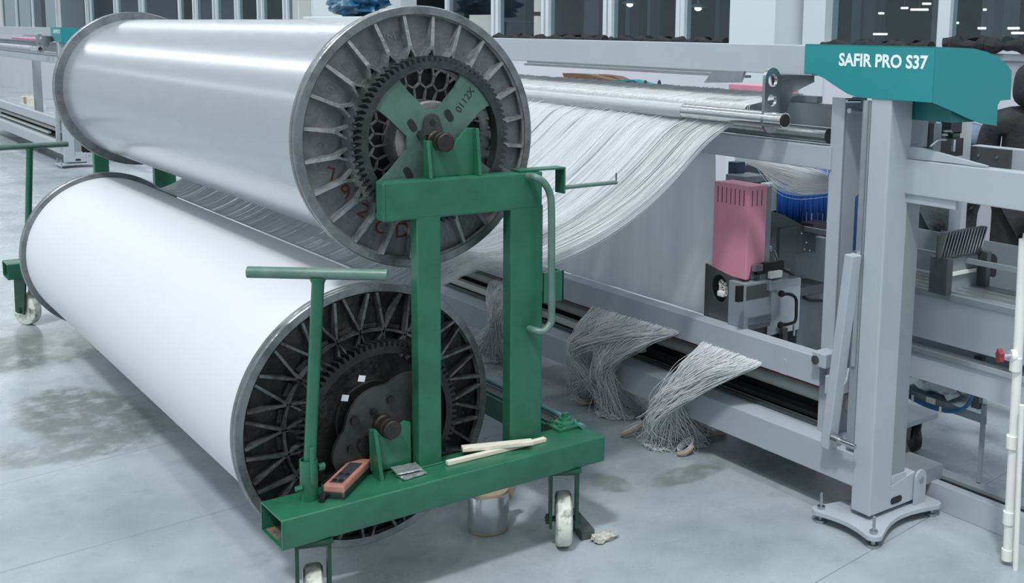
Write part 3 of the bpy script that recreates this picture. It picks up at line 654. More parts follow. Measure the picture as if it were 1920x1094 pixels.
# ------------------------------------------------------------------ drawing-in machine
X0 = 3.094; Y0 = 2.422
def machine(label, detail):
    MC = root('drawing_machine', (X0,Y0,0), label, 'machine')
    P_ = lambda n, mb, m, par=None: mb.build(n, m, par or MC)
    ZT = 1.79; YE = 8.6
    po = P_('post', MB().box((X0,Y0,.07),(X0+.122,Y0+.090,1.70),.006), GREY)
    P_('post', MB().box((X0,YE-.2,.07),(X0+.122,YE-.11,1.70),.006), GREY)
    # foot: arm, plate with concave sides, levelling bolts
    arm = MB().prism([(X0+.12,.07),(X0+.285,.07),(X0+.285,.165),(X0+.262,.185),(X0+.12,.160)], 'y', Y0+.001, Y0+.089, .003); P_('foot_arm', arm, GREY, po)
    P_('cover_block', MB().box((X0+.124,Y0+.002,.162),(X0+.215,Y0+.085,.200),.006), GREY, po)
    sl = MB().prism(arc(X0+.135,.098,.013,90,270,6)+arc(X0+.175,.098,.013,-90,90,6), 'y', Y0-.0015, Y0+.01); P_('cable_slot', sl, VOID, po)
    pts = []
    c = [at(1540,958,z=.05), at(1641,1000,z=.05), at(1745,957,z=.05)]
    n1, f1 = Vector((X0-.06,Y0-.07)), Vector((X0-.055,Y0+.185)); n2, f2 = Vector((X0+.34,Y0-.03)), Vector((X0+.34,Y0+.16))
    def lobe(c_, a0, a1): return [(c_.x+.034*math.cos(math.radians(a)), c_.y+.034*math.sin(math.radians(a))) for a in [a0+(a1-a0)*k/8 for k in range(9)]]
    def cave(p, q, dep, n_=8):
        p, q = Vector(p), Vector(q); nn = Vector((-(q-p).y,(q-p).x)).normalized(); return [tuple(p+(q-p)*t+nn*dep*math.sin(PI*t)) for t in [k/(n_+1) for k in range(1,n_+1)]]
    L1, L2, L3, L4 = lobe(f1,100,200), lobe(n1,170,290), lobe(n2,-95,0), lobe(f2,0,95)
    poly = L1+cave(L1[-1],L2[0],.022)+L2+cave(L2[-1],L3[0],.050)+L3+L4+cave(L4[-1],L1[0],.03)
    fp = P_('foot_plate', MB().prism(poly, 'z', .034, .052, .002), GREY)
    for q in (n1, f1):
        P_('levelling_bolt', MB().lathe([(.022,.001),(.022,.010),(.008,.012),(.008,.052),(.015,.053),(.015,.062),(.006,.063),(.006,.115),(.003,.117)], (q.x,q.y,0), 20, 'z'), STEEL, fp)
    P_('levelling_bolt', MB().lathe([(.022,.001),(.022,.010),(.008,.012),(.008,.034)], (n2.x,n2.y,0), 16, 'z'), STEEL, fp)
    ear = MB().prism([(X0+.255,.052),(X0+.255,.14)]+arc(X0+.2875,.155,.0325,180,0,8)+[(X0+.32,.14),(X0+.32,.052)], 'y', Y0-.012, Y0-.002, .001); eo = P_('hinge_ear', ear, GREY, fp)
    P_('hinge_pin', MB().tube([(X0+.288,Y0-.016,.150),(X0+.288,Y0+.01,.150)], .012, 16), GREY_D, fp)
    # cross beam and hood
    P_('top_beam', MB().box((X0,2.80,1.677),(X0+.17,YE,ZT),.004), GREY)
    P_('beam_rail', MB().box((X0+.01,3.2,1.668),(X0+.03,4.75,1.679)).box((X0-.004,3.15,1.655),(X0+.03,4.76,1.665)), STEEL)
    q = lambda px, py: at(px,py,x=X0); hy = 2.247
    prof = [(2.835,1.793),(2.835,q(1504,137).z),(q(1525,137).y,q(1525,138).z),(q(1545,146).y,q(1545,146).z),(q(1565,160).y,q(1565,160).z),(q(1590,176).y,q(1590,176).z),(q(1610,183).y,q(1610,183).z),(hy,1.608),(hy,1.795)]
    prof = [(max(a_,hy+.001), z_) for a_, z_ in prof]; hd = MB().prism(prof, 'x', X0-.004, X0+.006, .001); ho = P_('hood', hd, TEAL)
    fy = [(X0+.02,1.608),(X0-.004,1.608),(X0-.004,1.795)]
    h = lambda px, py: (at(px,py,y=hy).x, at(px,py,y=hy).z)
    side = [(X0-.004,1.795),h(1825,91),h(1850,97),h(1872,107),h(1888,121),h(1897,133),h(1895,187),h(1876,189),h(1871,197),h(1869,236),h(1840,232),h(1812,221),h(1785,208),(X0-.004,1.608)]
    P_('hood_side', MB().prism(side, 'y', hy, hy+.004), TEAL, ho)
    topc = [s for s in side[:6]]
    sk = MB()
    for (a_, b_) in zip(topc, topc[1:]):
        sk.hull([(a_[0],hy+.002,a_[1]),(a_[0],2.83,a_[1]),(a_[0],2.83,a_[1]-.004),(a_[0],hy+.002,a_[1]-.004),(b_[0],hy+.002,b_[1]),(b_[0],2.83,b_[1]),(b_[0],2.83,b_[1]-.004),(b_[0],hy+.002,b_[1]-.004)])
    sk.box((topc[-1][0]-.004,hy+.002,h(1895,187)[1]),(topc[-1][0],2.83,topc[-1][1])); P_('hood_top', sk, TEAL, ho)
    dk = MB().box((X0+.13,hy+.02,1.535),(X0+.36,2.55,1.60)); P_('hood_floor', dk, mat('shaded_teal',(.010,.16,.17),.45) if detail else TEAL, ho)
    P_('handle_pin', MB().tube([h(1868,224)[:1]+(hy+.05,)+h(1868,224)[1:], h(1884,225)[:1]+(hy+.05,)+h(1884,225)[1:], h(1888,226)[:1]+(hy+.05,)+h(1888,226)[1:]], .013, 14, rs=[.013,.013,.006]), STEEL, ho)
    a_, b_ = q(1574,126), q(1741,126)
    lt = text('SAFIR PRO S37', LETTER, ho, (X0-.0045, a_.y, q(1574,124).z), (0,-1,0), (0,0,1), q(1574,99).z-q(1574,124).z, 'lettering', .032, .0005, a_.y-b_.y)
    for v in lt.data.vertices: pass
    # mid rail, upper rail, base
    P_('mid_rail', MB().box((X0,2.695,.498),(X0+.07,YE-.1,.612),.004), GREY)
    P_('rail_tab', MB().box((X0-.004,2.86,.500),(X0-.001,2.90,.545),.001).prism([(2.86,.545)]+arc(2.88,.545,.02,180,0,8)[1:-1]+[(2.90,.545)], 'x', X0-.004, X0-.001), GREY)
    P_('upper_rail', MB().box((X0+.036,2.72,1.326),(X0+.10,YE-.1,1.415),.004), GREY)
    P_('base_beam', MB().prism([(X0,.160),(X0+.14,.160),(X0+.14,.30),(X0+.05,.305),(X0+.002,.283)], 'y', Y0+.085, YE, .003), GREY)
    P_('base_channel', MB().box((X0+.14,Y0+.25,.16),(X0+.46,YE-.2,.245)), VOID)
    P_('rail_strip', MB().box((X0+.07,Y0+.3,.305),(X0+.085,YE-.2,.318)).box((X0+.15,Y0+.3,.30),(X0+.20,YE-.2,.32)), STEEL_D)
    P_('guide_rail', MB().box((X0+.10,3.9,.32),(X0+.14,YE-.2,.355),.003), WHITE)
    P_('guide_tube', MB().tube([(X0+.155,2.66,.405),(X0+.155,YE-.3,.405)], .031, 20), mat('pale_roller',(.50,.52,.50),.4,n=.15) if detail else ALU)
    P_('roller_line', MB().tube([(X0+.140,2.66,.437),(X0+.140,YE-.3,.437)], .003, 5), RED)
    P_('inner_web', MB().box((X0+.21,2.66,.16),(X0+.22,YE-.3,.52)), VOID)  # near-black sheet added as the shade of the void behind the rollers
    P_('back_tube', MB().box((X0+.09,2.66,.475),(X0+.13,YE-.3,.490)).box((X0+.12,2.66,.45),(X0+.15,YE-.3,.458)), STEEL_D)
    # second post, slotted, and leaning lever
    xa = X0+.045; a_, b_ = at(1560,200,x=xa), at(1586,200,x=xa); px2 = at(1620,300,y=b_.y).x
    sp = MB().box((xa,b_.y,.30),(xa+.006,a_.y,1.60),.001).box((xa,b_.y,.30),(px2,b_.y+.006,1.60),.001).box((px2-.006,b_.y,.3),(px2,a_.y,1.6)); 
    P_('slotted_post', sp, GREY)
    P_('post_slot', MB().prism([(px2-.040,1.02),(px2-.016,1.02),(px2-.016,1.22),(px2-.022,1.235),(px2-.040,1.225)], 'y', b_.y-.001, b_.y+.003), BLUE)
    P_('post_peg', MB().tube([at(1592,208,y=b_.y-.02), at(1617,210,y=b_.y-.02)], .010, 12), GREY); P_('clamp_rod', MB().tube([at(1588,190,y=b_.y-.04), at(1612,190,y=b_.y-.04)], .006, 10), CHROME)
    P_('edge_strip', MB().box((X0+.002,Y0+.092,.3),(X0+.012,Y0+.128,1.60)), GREY_D)
    P_('edge_strip', MB().box((X0-.006,Y0+.100,.62),(X0-.001,Y0+.116,1.60)), ALU)
    l0, l1 = at(1600,478,x=X0-.03), at(1553,838,x=X0-.03)
    lv = MB().bar(l1, l0, .05, .040, .003, (0,1,0)); lo = P_('lever', lv, GREY)
    P_('clamp_block', MB().box((X0-.05,Y0+.15,.50),(X0+.03,Y0+.20,.57),.003), GREY, lo)
    P_('clamp_handle', MB().tube([at(1583,720,x=X0-.05), at(1587,712,x=X0-.05), at(1591,690,x=X0-.05)], .005, 8), CHROME, lo)
    P_('clamp_collar', MB().tube([at(1562,822,x=X0-.05), at(1575,828,x=X0-.05)], .020, 16), STEEL, lo)
    P_('cross_rod', MB().tube([at(1572,826,x=X0-.05), at(1604,838,x=X0-.05)], .010, 12), CHROME, lo)
    br = MB().box((X0-.03,2.64,.585),(X0+.06,2.71,.640),.004); bo = P_('rail_bracket', br, GREY)
    P_('bracket_bolt', MB().tube([(X0-.036,2.69,.610),(X0-.028,2.69,.610)], .017, 20), STEEL_D, bo)
    # roller bar and its holed end bracket
    XR = 2.95; zr = 1.514
    P_('roller_bar', MB().tube([(XR,2.79,zr),(XR,YE-.4,zr)], .029, 28), CHROME)
    P_('roller_sleeve', MB().tube([(XR,at(1284,215,x=XR).y,zr),(XR,YE-.5,zr)], .031, 28), mat('yarn_veiled_roller', (.50,.53,.55), .4, .3, n=.15, scale=20, stretch=(8,.6,8)) if detail else STEEL); P_('roller_mouth', MB().tube([(XR,2.786,zr),(XR,2.80,zr)], .024, 24), VOID)
    yb2 = 2.875; e = lambda px, py: (at(px,py,y=yb2).x, at(px,py,y=yb2).z)
    xc = e(1448,187)[0]; hw = .040; zt2, zb2 = e(1446,127)[1], e(1446,250)[1]
    def ringpoly(c_, r, n_=20): return [(c_[0]+r*math.cos(2*PI*k/n_), c_[1]+r*math.sin(2*PI*k/n_)) for k in range(n_)]
    body = MB(); outl = arc(xc,zt2-hw,hw,180,0,10)+arc(xc,zb2+hw,hw,0,-180,10)
    holes = [ringpoly((xc,e(1447,151)[1]),.024), ringpoly((xc,e(1447,188)[1]),.024), ringpoly((XR,zr),.0295)]
    allv = []; edges = []
    for lp in [outl]+holes:
        vv = [body.bm.verts.new((p[0], yb2, p[1])) for p in lp]; edges += [body.bm.edges.new((vv[i], vv[(i+1)%len(vv)])) for i in range(len(vv))]
    bmesh.ops.triangle_fill(body.bm, edges=edges, use_beauty=True, use_dissolve=False)
    r_ = bmesh.ops.extrude_face_region(body.bm, geom=body.bm.faces[:])
    for v in r_['geom']:
        if isinstance(v, bmesh.types.BMVert): v.co.y += .014
    bmesh.ops.recalc_face_normals(body.bm, faces=body.bm.faces[:])
    bo = P_('holed_bracket', body, STEEL)
    hb = MB().prism([e(1463,150),e(1500,147),e(1480,212),e(1462,212)], 'y', yb2+.014, yb2+.02).prism([e(1463,140),e(1545,143),e(1545,155),e(1495,180),e(1470,180)], 'y', yb2+.05, yb2+.055); P_('bracket_web', hb, STEEL, bo)
    P_('rear_roller', MB().tube([(X0+.06,2.75,1.452),(X0+.06,YE-.4,1.452)], .030, 20), STEEL)
    P_('roller_tray', MB().box((X0+.10,2.70,1.48),(X0+.16,YE-.4,1.565)), GREY_D); P_('clamp_bar', MB().box((X0+.15,2.9,1.565),(X0+.18,YE-.4,1.592),.002), GREY)
    P_('clamp_plate', MB().hull([at(1320,155,x=2.99),at(1335,134,x=2.99),at(1395,134,x=2.99),at(1388,155,x=2.99)]+[p+Vector((.012,0,0)) for p in (at(1320,155,x=2.99),at(1335,134,x=2.99),at(1395,134,x=2.99),at(1388,155,x=2.99))]), STEEL)
    # right-hand side: bracketed side beam, table, low platform
    sx_ = X0+.10; ya, yb_ = Y0+.05, .9
    sb_ = MB().box((sx_,yb_,1.270),(sx_+.06,ya,1.395),.004); so_ = P_('side_beam', sb_, GREY)
    P_('wedge_plate', MB().prism([(ya-.03,1.395),(ya-.03,1.44),(ya-.10,1.44),(at(1853,311,x=sx_+.02).y,1.402)], 'x', sx_+.01, sx_+.03, .001), GREY, so_)
    P_('under_plate', MB().box((sx_+.01,ya-.26,1.238),(sx_+.03,ya-.03,1.270),.002), GREY, so_)
    P_('end_flange', MB().box((sx_-.004,ya-.035,1.225),(sx_+.09,ya-.025,1.445),.001), GREY_D, so_)
    P_('lower_shroud', MB().box((X0+.122,Y0+.004,.17),(X0+.20,Y0+.09,1.25)), GREY_D, po)
    return MC
MCH = machine('grey machine frame with teal lettered hood, nearest of the row', True)
def sp_(px, py, x): return at(px, py, x=x)
for off, lab in ((13.1,'second grey machine frame farther back, teal hood behind the upper beam'),(26.2,'farthest grey machine frame at the left edge behind the white beams')):
    c = copy_tree(MCH); c.location = (X0-.02,Y0+off,0); c['label'] = lab
pm2 = root('far_pink_unit', (3.2,19.0,1.6), 'small pink cover under the beam of the far machine at left edge', 'cover')
a_, b_ = at(28,70,x=3.5), at(62,76,x=3.5)
MB().box((3.45,b_.y,b_.z),(3.7,a_.y,a_.z),.004).build('pink_cover', PINK, pm2); MB().box((3.5,b_.y+.05,0),(3.6,b_.y+.2,b_.z)).build('pedestal', GREY, pm2)
# table, platform and tools right of the post
TB = root('work_table', (3.6,2.2,0), 'long grey table with slatted aluminium top running right of the post', 'table')
xt = 3.5; zT = sp_(1690,530,xt).z
MB().box((xt,.6,zT-.03),(xt+.30,2.86,zT-.004),.002).build('table_top', GREY_D, TB)
for i in range(4): MB().box((xt+.02+i*.05,.6,zT-.004),(xt+.055+i*.05,2.86,zT+.004),.001).build('slat', ALU, TB)
MB().box((xt+.01,.6,.66),(xt+.25,2.86,zT-.03)).build('apron', GREY, TB)
MB().box((xt-.02,.6,.605),(xt+.03,2.86,.628),.002).build('ledge', ALU, TB)
MB().box((xt-.01,.6,.50),(xt+.20,2.86,.605)).build('lower_apron', GREY, TB)
for y_ in (.7,2.79): MB().box((xt+.14,y_,0),(xt+.19,y_+.06,.5)).build('leg', GREY, TB)
PF = root('low_platform', (3.6,1.8,0), 'low grey kerb rail along the floor right of the machine foot', 'rail')
MB().box((3.49,.6,0),(3.53,2.50,.105),.003).build('kerb', GREY, PF); MB().box((3.53,.6,.03),(3.56,2.56,.10)).build('gap_strip', VOID, PF); MB().box((3.56,.6,.085),(3.62,2.62,.115),.002).build('top_strip', GREY_D, PF)
MB().box((3.38,2.44,.10),(3.56,2.60,.16)).build('joint_block', GREY_D, PF)
MB().tube([at(1683,858,z=.12)+Vector((0,0,.02)), at(1712,872,z=.12)+Vector((.02,0,.0))], .028, 18).build('hose_end', STEEL_D, PF)
# comb holder on the table and rods it carries
CH = root('comb_holder', (3.62,2.45,zT), 'grey steel comb holder with pointed teeth standing on the table', 'comb holder')
xc_ = 3.60
f = lambda px, py: at(px,py,y=2.42)
p0, p1, p2, p3 = f(1773,566), f(1775,484), f(1850,490), f(1850,555)
MB().box((p0.x-.03,2.40,zT),(p0.x+.005,2.48,p1.z),.002).build('side_plate', STEEL_D, CH)
MB().box((p0.x,2.44,zT),(p2.x,2.45,p1.z),.001).build('front_plate', GREY_D, CH)
MB().box((p2.x-.03,2.40,zT),(p2.x,2.48,p1.z),.002).build('side_plate', STEEL_D, CH)
MB().box((p0.x+.05,2.430,p1.z-.08),(p2.x-.05,2.438,p1.z-.065),.001).build('bright_slot', WHITE, CH)
t0, t1 = f(1765,442), f(1843,430); hh = (f(1770,478)-f(1770,442)).length
cbm = MB().box((t0.x,2.43,t0.z-hh*1.35),(t1.x+.02,2.44,t0.z),.001); cbo = cbm.build('comb_plate', STEEL_D, CH)
for i in range(14):
    x_ = t0.x+.01+(t1.x-t0.x-.01)*i/13; MB().hull([(x_-.006,2.424,t0.z-hh*1.2),(x_+.006,2.424,t0.z-hh*1.2),(x_+.006,2.43,t0.z-hh*1.2),(x_-.006,2.43,t0.z-hh*1.2),(x_-.003,2.40,t0.z+.012),(x_+.003,2.40,t0.z+.012),(x_+.003,2.43,t0.z+.012),(x_-.003,2.43,t0.z+.012)]).build('tooth', STEEL, CH)
RB = root('rod_bundle', (3.7,1.8,.98), 'bundle of long grey flat rods passing through the comb holder', 'rods')
for i in range(11):
    dz = -.003*i; xx = 3.62+i*.014; MB().box((xx,.7,.965+dz),(xx+.009,3.35,.985+dz)).build('rod', STEEL_D if i%2 else GREY_D, RB)
# slotted bracket plate behind
SPt = root('slotted_plate', (3.95,2.0,.9), 'grey steel plate with rounded window cut-outs behind the comb', 'plate')
pl = MB(); loops = [[(.7,.80),(3.16,.80),(3.16,1.0),(.7,1.0)]]
for k_ in range(5):
    y_ = 2.60-k_*.32; loops.append([(y_+u, .90+v) for u, v in arc(.07,.03,.02,0,90,4)+arc(-.07,.03,.02,90,180,4)+arc(-.07,-.03,.02,180,270,4)+arc(.07,-.03,.02,270,360,4)])
ed = []
for lp in loops:
    vv = [pl.bm.verts.new((3.95,p[0],p[1])) for p in lp]; ed += [pl.bm.edges.new((vv[i], vv[(i+1)%len(vv)])) for i in range(len(vv))]
bmesh.ops.triangle_fill(pl.bm, edges=ed, use_beauty=True); r_ = bmesh.ops.extrude_face_region(pl.bm, geom=pl.bm.faces[:])
for v in r_['geom']:
    if isinstance(v, bmesh.types.BMVert): v.co.x += .006
bmesh.ops.recalc_face_normals(pl.bm, faces=pl.bm.faces[:]); pl.build('plate_body', GREY_D, SPt)
for y_ in (.8,3.14): MB().box((3.952,y_-.03,0),(3.99,y_+.03,.82)).build('stand', GREY_D, SPt)
# frame behind, seen above the side beam
BF = root('support_rail', (4.1,2.2,0), 'grey rear rail with bolted steel end plate above the side beam', 'frame')
a_ = at(1822,272,x=4.1); b_ = at(1920,284,x=4.1)
MB().box((4.1,.8,a_.z-.17),(4.16,a_.y,a_.z),.003).build('rail', GREY, BF)
MB().box((4.085,a_.y-.20,a_.z-.20),(4.10,a_.y+.01,a_.z-.003),.002).build('end_plate', STEEL_D, BF)
for dy in (-.05,-.14): MB().tube([(4.078,a_.y+dy,a_.z-.04),(4.086,a_.y+dy,a_.z-.04)], .006, 8).build('bolt', STEEL, BF)
MB().box((4.10,.9,0),(4.15,.96,a_.z-.1)).build('stand', GREY_D, BF)
MB().box((4.02,at(1795,250,x=4.0).y-.03,.9),(4.06,at(1795,250,x=4.0).y+.03,1.62)).build('upright', GREY, BF)
# mechanism under the hood
MU = root('drive_mechanism', (3.5,2.6,1.4), 'dark steel drive mechanism with chrome rods under the teal hood', 'mechanism')
g = lambda px, py, y=2.62: at(px,py,y=y)
def bxpx(a, b, y, th, m, name, par, bev=.001):
    p, q_ = at(a[0],a[1],y=y), at(b[0],b[1],y=y); return MB().box((p.x,y,min(p.z,q_.z)),(q_.x,y+th,max(p.z,q_.z)),bev).build(name, m, par)
bxpx((1703,225),(1738,275),2.60,.03,GREY_D,'side_plate',MU); bxpx((1738,222),(1752,280),2.62,.05,STEEL_D,'column',MU); bxpx((1752,232),(1763,290),2.60,.03,GREY_D,'column',MU)
bxpx((1784,222),(1803,250),2.66,.05,BLACK,'motor',MU); bxpx((1788,248),(1800,258),2.66,.04,GREEN_D,'motor_collar',MU); bxpx((1763,262),(1805,292),2.64,.05,BLACK,'carriage',MU); bxpx((1764,244),(1800,262),2.72,.04,STEEL_D,'carriage',MU)
for a,b in (((1770,246),(1784,246)),((1766,253),(1776,253)),((1758,262),(1774,262)),((1744,275),(1760,262))): MB().tube([at(*a,y=2.585), at(*b,y=2.585)], .004, 8).build('chrome_rod', CHROME, MU)
bxpx((1789,262),(1791,284),2.58,.01,CHROME,'needle',MU)
# clear guard with blue hose, steel upright
GD = root('clear_guard', (3.6,2.5,.35), 'clear plastic guard with blue hose fixed to a steel upright', 'guard')
q4 = [at(1676,640,x=3.62), at(1850,676,x=3.62), at(1850,797,x=3.62), at(1676,740,x=3.62)]
MB().hull([tuple(p) for p in q4]+[tuple(p+Vector((.004,0,0))) for p in q4]).build('clear_sheet', CLEAR, GD)
a_, b_ = at(1838,668,x=3.60), at(1838,768,x=3.60); MB().box((3.59,a_.y-.015,b_.z),(3.615,a_.y+.020,a_.z),.001).build('upright', STEEL_D, GD)
lo4 = [at(1676,722,x=3.605), at(1848,782,x=3.605), at(1848,797,x=3.605), at(1676,738,x=3.605)]
MB().hull([tuple(p) for p in lo4]+[tuple(p+Vector((.006,0,0))) for p in lo4]).build('lower_strip', GREY_D, GD)
MB().tube(crom([at(1676,728,x=3.59),at(1705,745,x=3.59),at(1745,764,x=3.59),at(1785,772,x=3.59),at(1812,762,x=3.59),at(1828,735,x=3.59)],8), .008, 10).build('blue_hose', mat('blue_hose',(.03,.13,.30),.3), GD)
for p_ in ((1711,748),(1763,770)): MB().box(at(*p_,x=3.58)+Vector((-.003,-.004,-.012)), at(*p_,x=3.58)+Vector((.003,.004,.015))).build('hose_clip', WHITE, GD)
MB().box(at(1745,752,x=3.598)+Vector((-.001,-.022,-.012)), at(1745,752,x=3.598)+Vector((.001,.022,.012))).build('paper_label', WHITE, GD)
MB().box((3.60,a_.y-.035,.12),(3.615,a_.y-.02,b_.z+.02)).build('bracket', GREY_D, GD)
# black swivel caster of a trolley behind
KC = root('black_caster', (3.93,2.86,0), 'black swivel caster under a grey bracket behind the post foot', 'caster')
cw = at(1713,822,x=3.93); rw = .062
wh = MB().lathe([(.012,-.016),(rw-.014,-.018),(rw-.003,-.014),(rw,-.006),(rw,.006),(rw-.003,.014),(rw-.014,.018),(.012,.016)], (0,0,0), 36, 'x'); Mw = Matrix.Translation((3.93,cw.y,rw+.001)) @ Matrix.Rotation(-.5,4,'Z')
for v in wh.bm.verts: v.co = Mw @ v.co
wh.build('wheel', RUBBER, KC)
fk = MB()
for s_ in (-1,1): fk.hull([Mw@Vector(v) for v in ((s_*.022,-.03,.10),(s_*.022,.025,.10),(s_*.022,.018,-.01),(s_*.022,-.010,-.01),(s_*.026,-.03,.10),(s_*.026,.025,.10),(s_*.026,.018,-.01),(s_*.026,-.010,-.01))])
fk.build('fork', GREY_D, KC)
MB().box((3.72,cw.y-.08,rw+.100),(3.99,cw.y+.10,rw+.125),.003).build('bracket', GREY, KC)
# rag on the floor
rg = at(1770,722,z=.03); RGm = MB(); n_ = 26; V = []
for i in range(n_):
    row = []
    for j in range(n_):
        u, v = i/(n_-1)-.5, j/(n_-1)-.5; r2 = 1-.7*(u*u+v*v)*2
        p = Vector((rg.x+u*.42, rg.y+v*.34, .012+.10*max(0,r2)*(.5+.9*abs(noise.noise(Vector((u*5+3,v*5,2))))+.25*noise.noise(Vector((u*11,v*11,5)))))); p.z = max(p.z,.008); p += Vector((noise.noise(Vector((u*4,v*4,9)))*.08, noise.noise(Vector((u*4,v*4,19)))*.08, 0)); row.append(RGm.bm.verts.new(p))
    V.append(row)
for i in range(n_-1):
    for j in range(n_-1): RGm.bm.faces.new((V[i][j],V[i+1][j],V[i+1][j+1],V[i][j+1])).smooth = True
rg_o = RGm.build('crumpled_rag', RAG); tag(rg_o, 'crumpled grey-green rag lying on the floor behind the clear guard', 'cloth')
md = rg_o.modifiers.new('thick','SOLIDIFY'); md.thickness = .006
# white pipes with red valve at the right edge
PP = root('pipe_stand', (3.26,1.98,0), 'white plastic pipe stand with red valve knob at right edge', 'pipes')
yp = 1.98; a_, b_ = at(1906,640,y=yp), at(1887,1072,y=yp)
b2 = Vector((b_.x,yp,max(b_.z,.02)))
MB().tube([b2, a_+Vector((0,0,.35))], .0165, 20).build('pipe', WHITE, PP)
for t in (0.0,.17,.52,.87):
    p = b2.lerp(a_, t); dd = (a_-b2).normalized(); MB().tube([p-dd*.0, p+dd*(.045 if t else .04)], .0205, 20).build('coupling', WHITE, PP)
MB().tube([at(1916,760,y=yp-.04), Vector((at(1903,1080,y=yp-.04).x,yp-.04,.0))], .009, 14).build('thin_pipe', WHITE, PP)
t_ = at(1905,668,y=yp); vk = t_-right*.052
MB().tube([t_, t_.lerp(vk,.35)], .022, 18).build('tee_branch', WHITE, PP); MB().tube([t_.lerp(vk,.3), vk], .0065, 10).build('valve_stem', CHROME, PP)
kb = MB(); dd = (vk-t_).normalized(); sd = dd.cross(Vector((0,0,1))).normalized(); upv = sd.cross(dd); poly = []
for k_ in range(40):
    a = 2*PI*k_/40; r = .022+.003*math.cos(5*a); poly.append(vk+(sd*math.cos(a)+upv*math.sin(a))*r)
A = [kb.bm.verts.new(p-dd*.006) for p in poly]; Bv = [kb.bm.verts.new(p+dd*.010) for p in poly]; kb.bm.faces.new(A); kb.bm.faces.new(Bv[::-1])
for i in range(40): kb.bm.faces.new((A[i],A[(i+1)%40],Bv[(i+1)%40],Bv[i]))
bmesh.ops.recalc_face_normals(kb.bm, faces=kb.bm.faces[:]); kb.build('red_knob', RED, PP)
# ------------------------------------------------------------------ drawing head with pink cover
xp = X0+.075
DH = root('drawing_robot', (xp,3.2,.6), 'drawing head with slotted pink cover and exposed cable mechanism', 'machine head')
c0 = at(1401,520,x=xp); yl = at(1334,520,x=xp).y; yr = at(1401,430,x=xp).y; ztp = at(1401,350,x=xp).z; zbt = at(1401,527,x=xp).z; xs = at(1436,430,y=yr).x
zst = at(1434,492,y=yr).z
zl = at(1332,506,x=xp).z
MB().prism([(xp,zbt),(xp,ztp),(xs,ztp),(xs,zst),(xp+(xs-xp)*.32,zst-.01),(xp+(xs-xp)*.18,zbt)], 'y', yr, yl, .004).build('pink_cover', PINK, DH)
for i in range(7):
    y_ = yl-.025-(yl-yr-.05)*i/6; MB().box((xp-.0008,y_-.0022,ztp-.085),(xp+.002,y_+.0022,ztp-.018)).build('vent_slot', mat('slot_shadow',(.12,.03,.05),.6) if i == 0 else D.materials['slot_shadow'], DH)
for i in range(3):
    x_ = xp+(xs-xp)*(.22+.25*i); MB().box((x_-.002,yr-.0008,ztp-.085),(x_+.002,yr+.002,ztp-.018)).build('vent_slot', D.materials['slot_shadow'], DH)
bxm = MB().box((xs,yr+.02,zst-.3),(xs+.05,yl,ztp-.01),.002); bxm.build('back_plate', GREY_D, DH)
# lower mechanism plate with a round opening full of cables
ya_, yb3 = at(1322,560,x=xp).y, at(1395,560,x=xp).y; z1_, z2_ = zbt+.01, at(1345,612,x=xp).z
pm = MB(); lp1 = [(ya_,z2_+.03),(ya_,z1_+.02),(yb3,z1_-.02),(yb3,z2_-.05),(ya_-.05,z2_-.005)]; oc = at(1350,541,x=xp); ro_ = .052
lp2 = [(oc.y+ro_*math.cos(2*PI*k_/24), oc.z+ro_*1.15*math.sin(2*PI*k_/24)) for k_ in range(24)]; ed = []
for lp in (lp1, lp2):
    vv = [pm.bm.verts.new((xp-.004,p[0],p[1])) for p in lp]; ed += [pm.bm.edges.new((vv[i], vv[(i+1)%len(vv)])) for i in range(len(vv))]
bmesh.ops.triangle_fill(pm.bm, edges=ed, use_beauty=True); r_ = bmesh.ops.extrude_face_region(pm.bm, geom=pm.bm.faces[:])
for v in r_['geom']:
    if isinstance(v, bmesh.types.BMVert): v.co.x += .01
bmesh.ops.recalc_face_normals(pm.bm, faces=pm.bm.faces[:]); mp_ = pm.build('mechanism_plate', STEEL_D, DH)
MB().box((xp+.04,yb3,z2_-.02),(xp+.05,ya_,z1_-.02)).build('inner_plate', VOID, DH)
for i in range(16):
    o_ = [Vector((xp+.02, oc.y+random.uniform(-.03,.03), oc.z+random.uniform(-.035,.035))) for _ in range(4)]
    MB().tube(crom(o_,6), .004, 6).build('cable', BLACK if i%4 == 0 else WHITE, DH)
solidb = MB(); solidb.box((xp+.0,oc.y-.02,oc.z-.038),(xp+.03,oc.y+.02,oc.z-.012),.008); solidb.build('white_cam', WHITE, DH)
MB().tube([Vector((xp-.006,yb3+.018,z1_-.02)),Vector((xp-.006,yb3+.018,z2_-.04))], .007, 10).build('guide_rod', STEEL, DH)
for i in range(9): 
    p = Vector((xp-.006, random.uniform(yb3+.03,ya_-.01), random.uniform(z2_,z2_+.045))); MB().tube([p,p+Vector((.004,0,0))], .004, 8).build('screw', STEEL if i%2 else BLACK, DH)
for i in range(5): 
    y_ = ya_-.03-i*.03; MB().box((xp-.01,y_-.012,z2_-.04-.006*i),(xp+.01,y_+.010,z2_-.012-.004*i),.002).build('foot_block', STEEL_D if i%2 else GREY_D, DH)
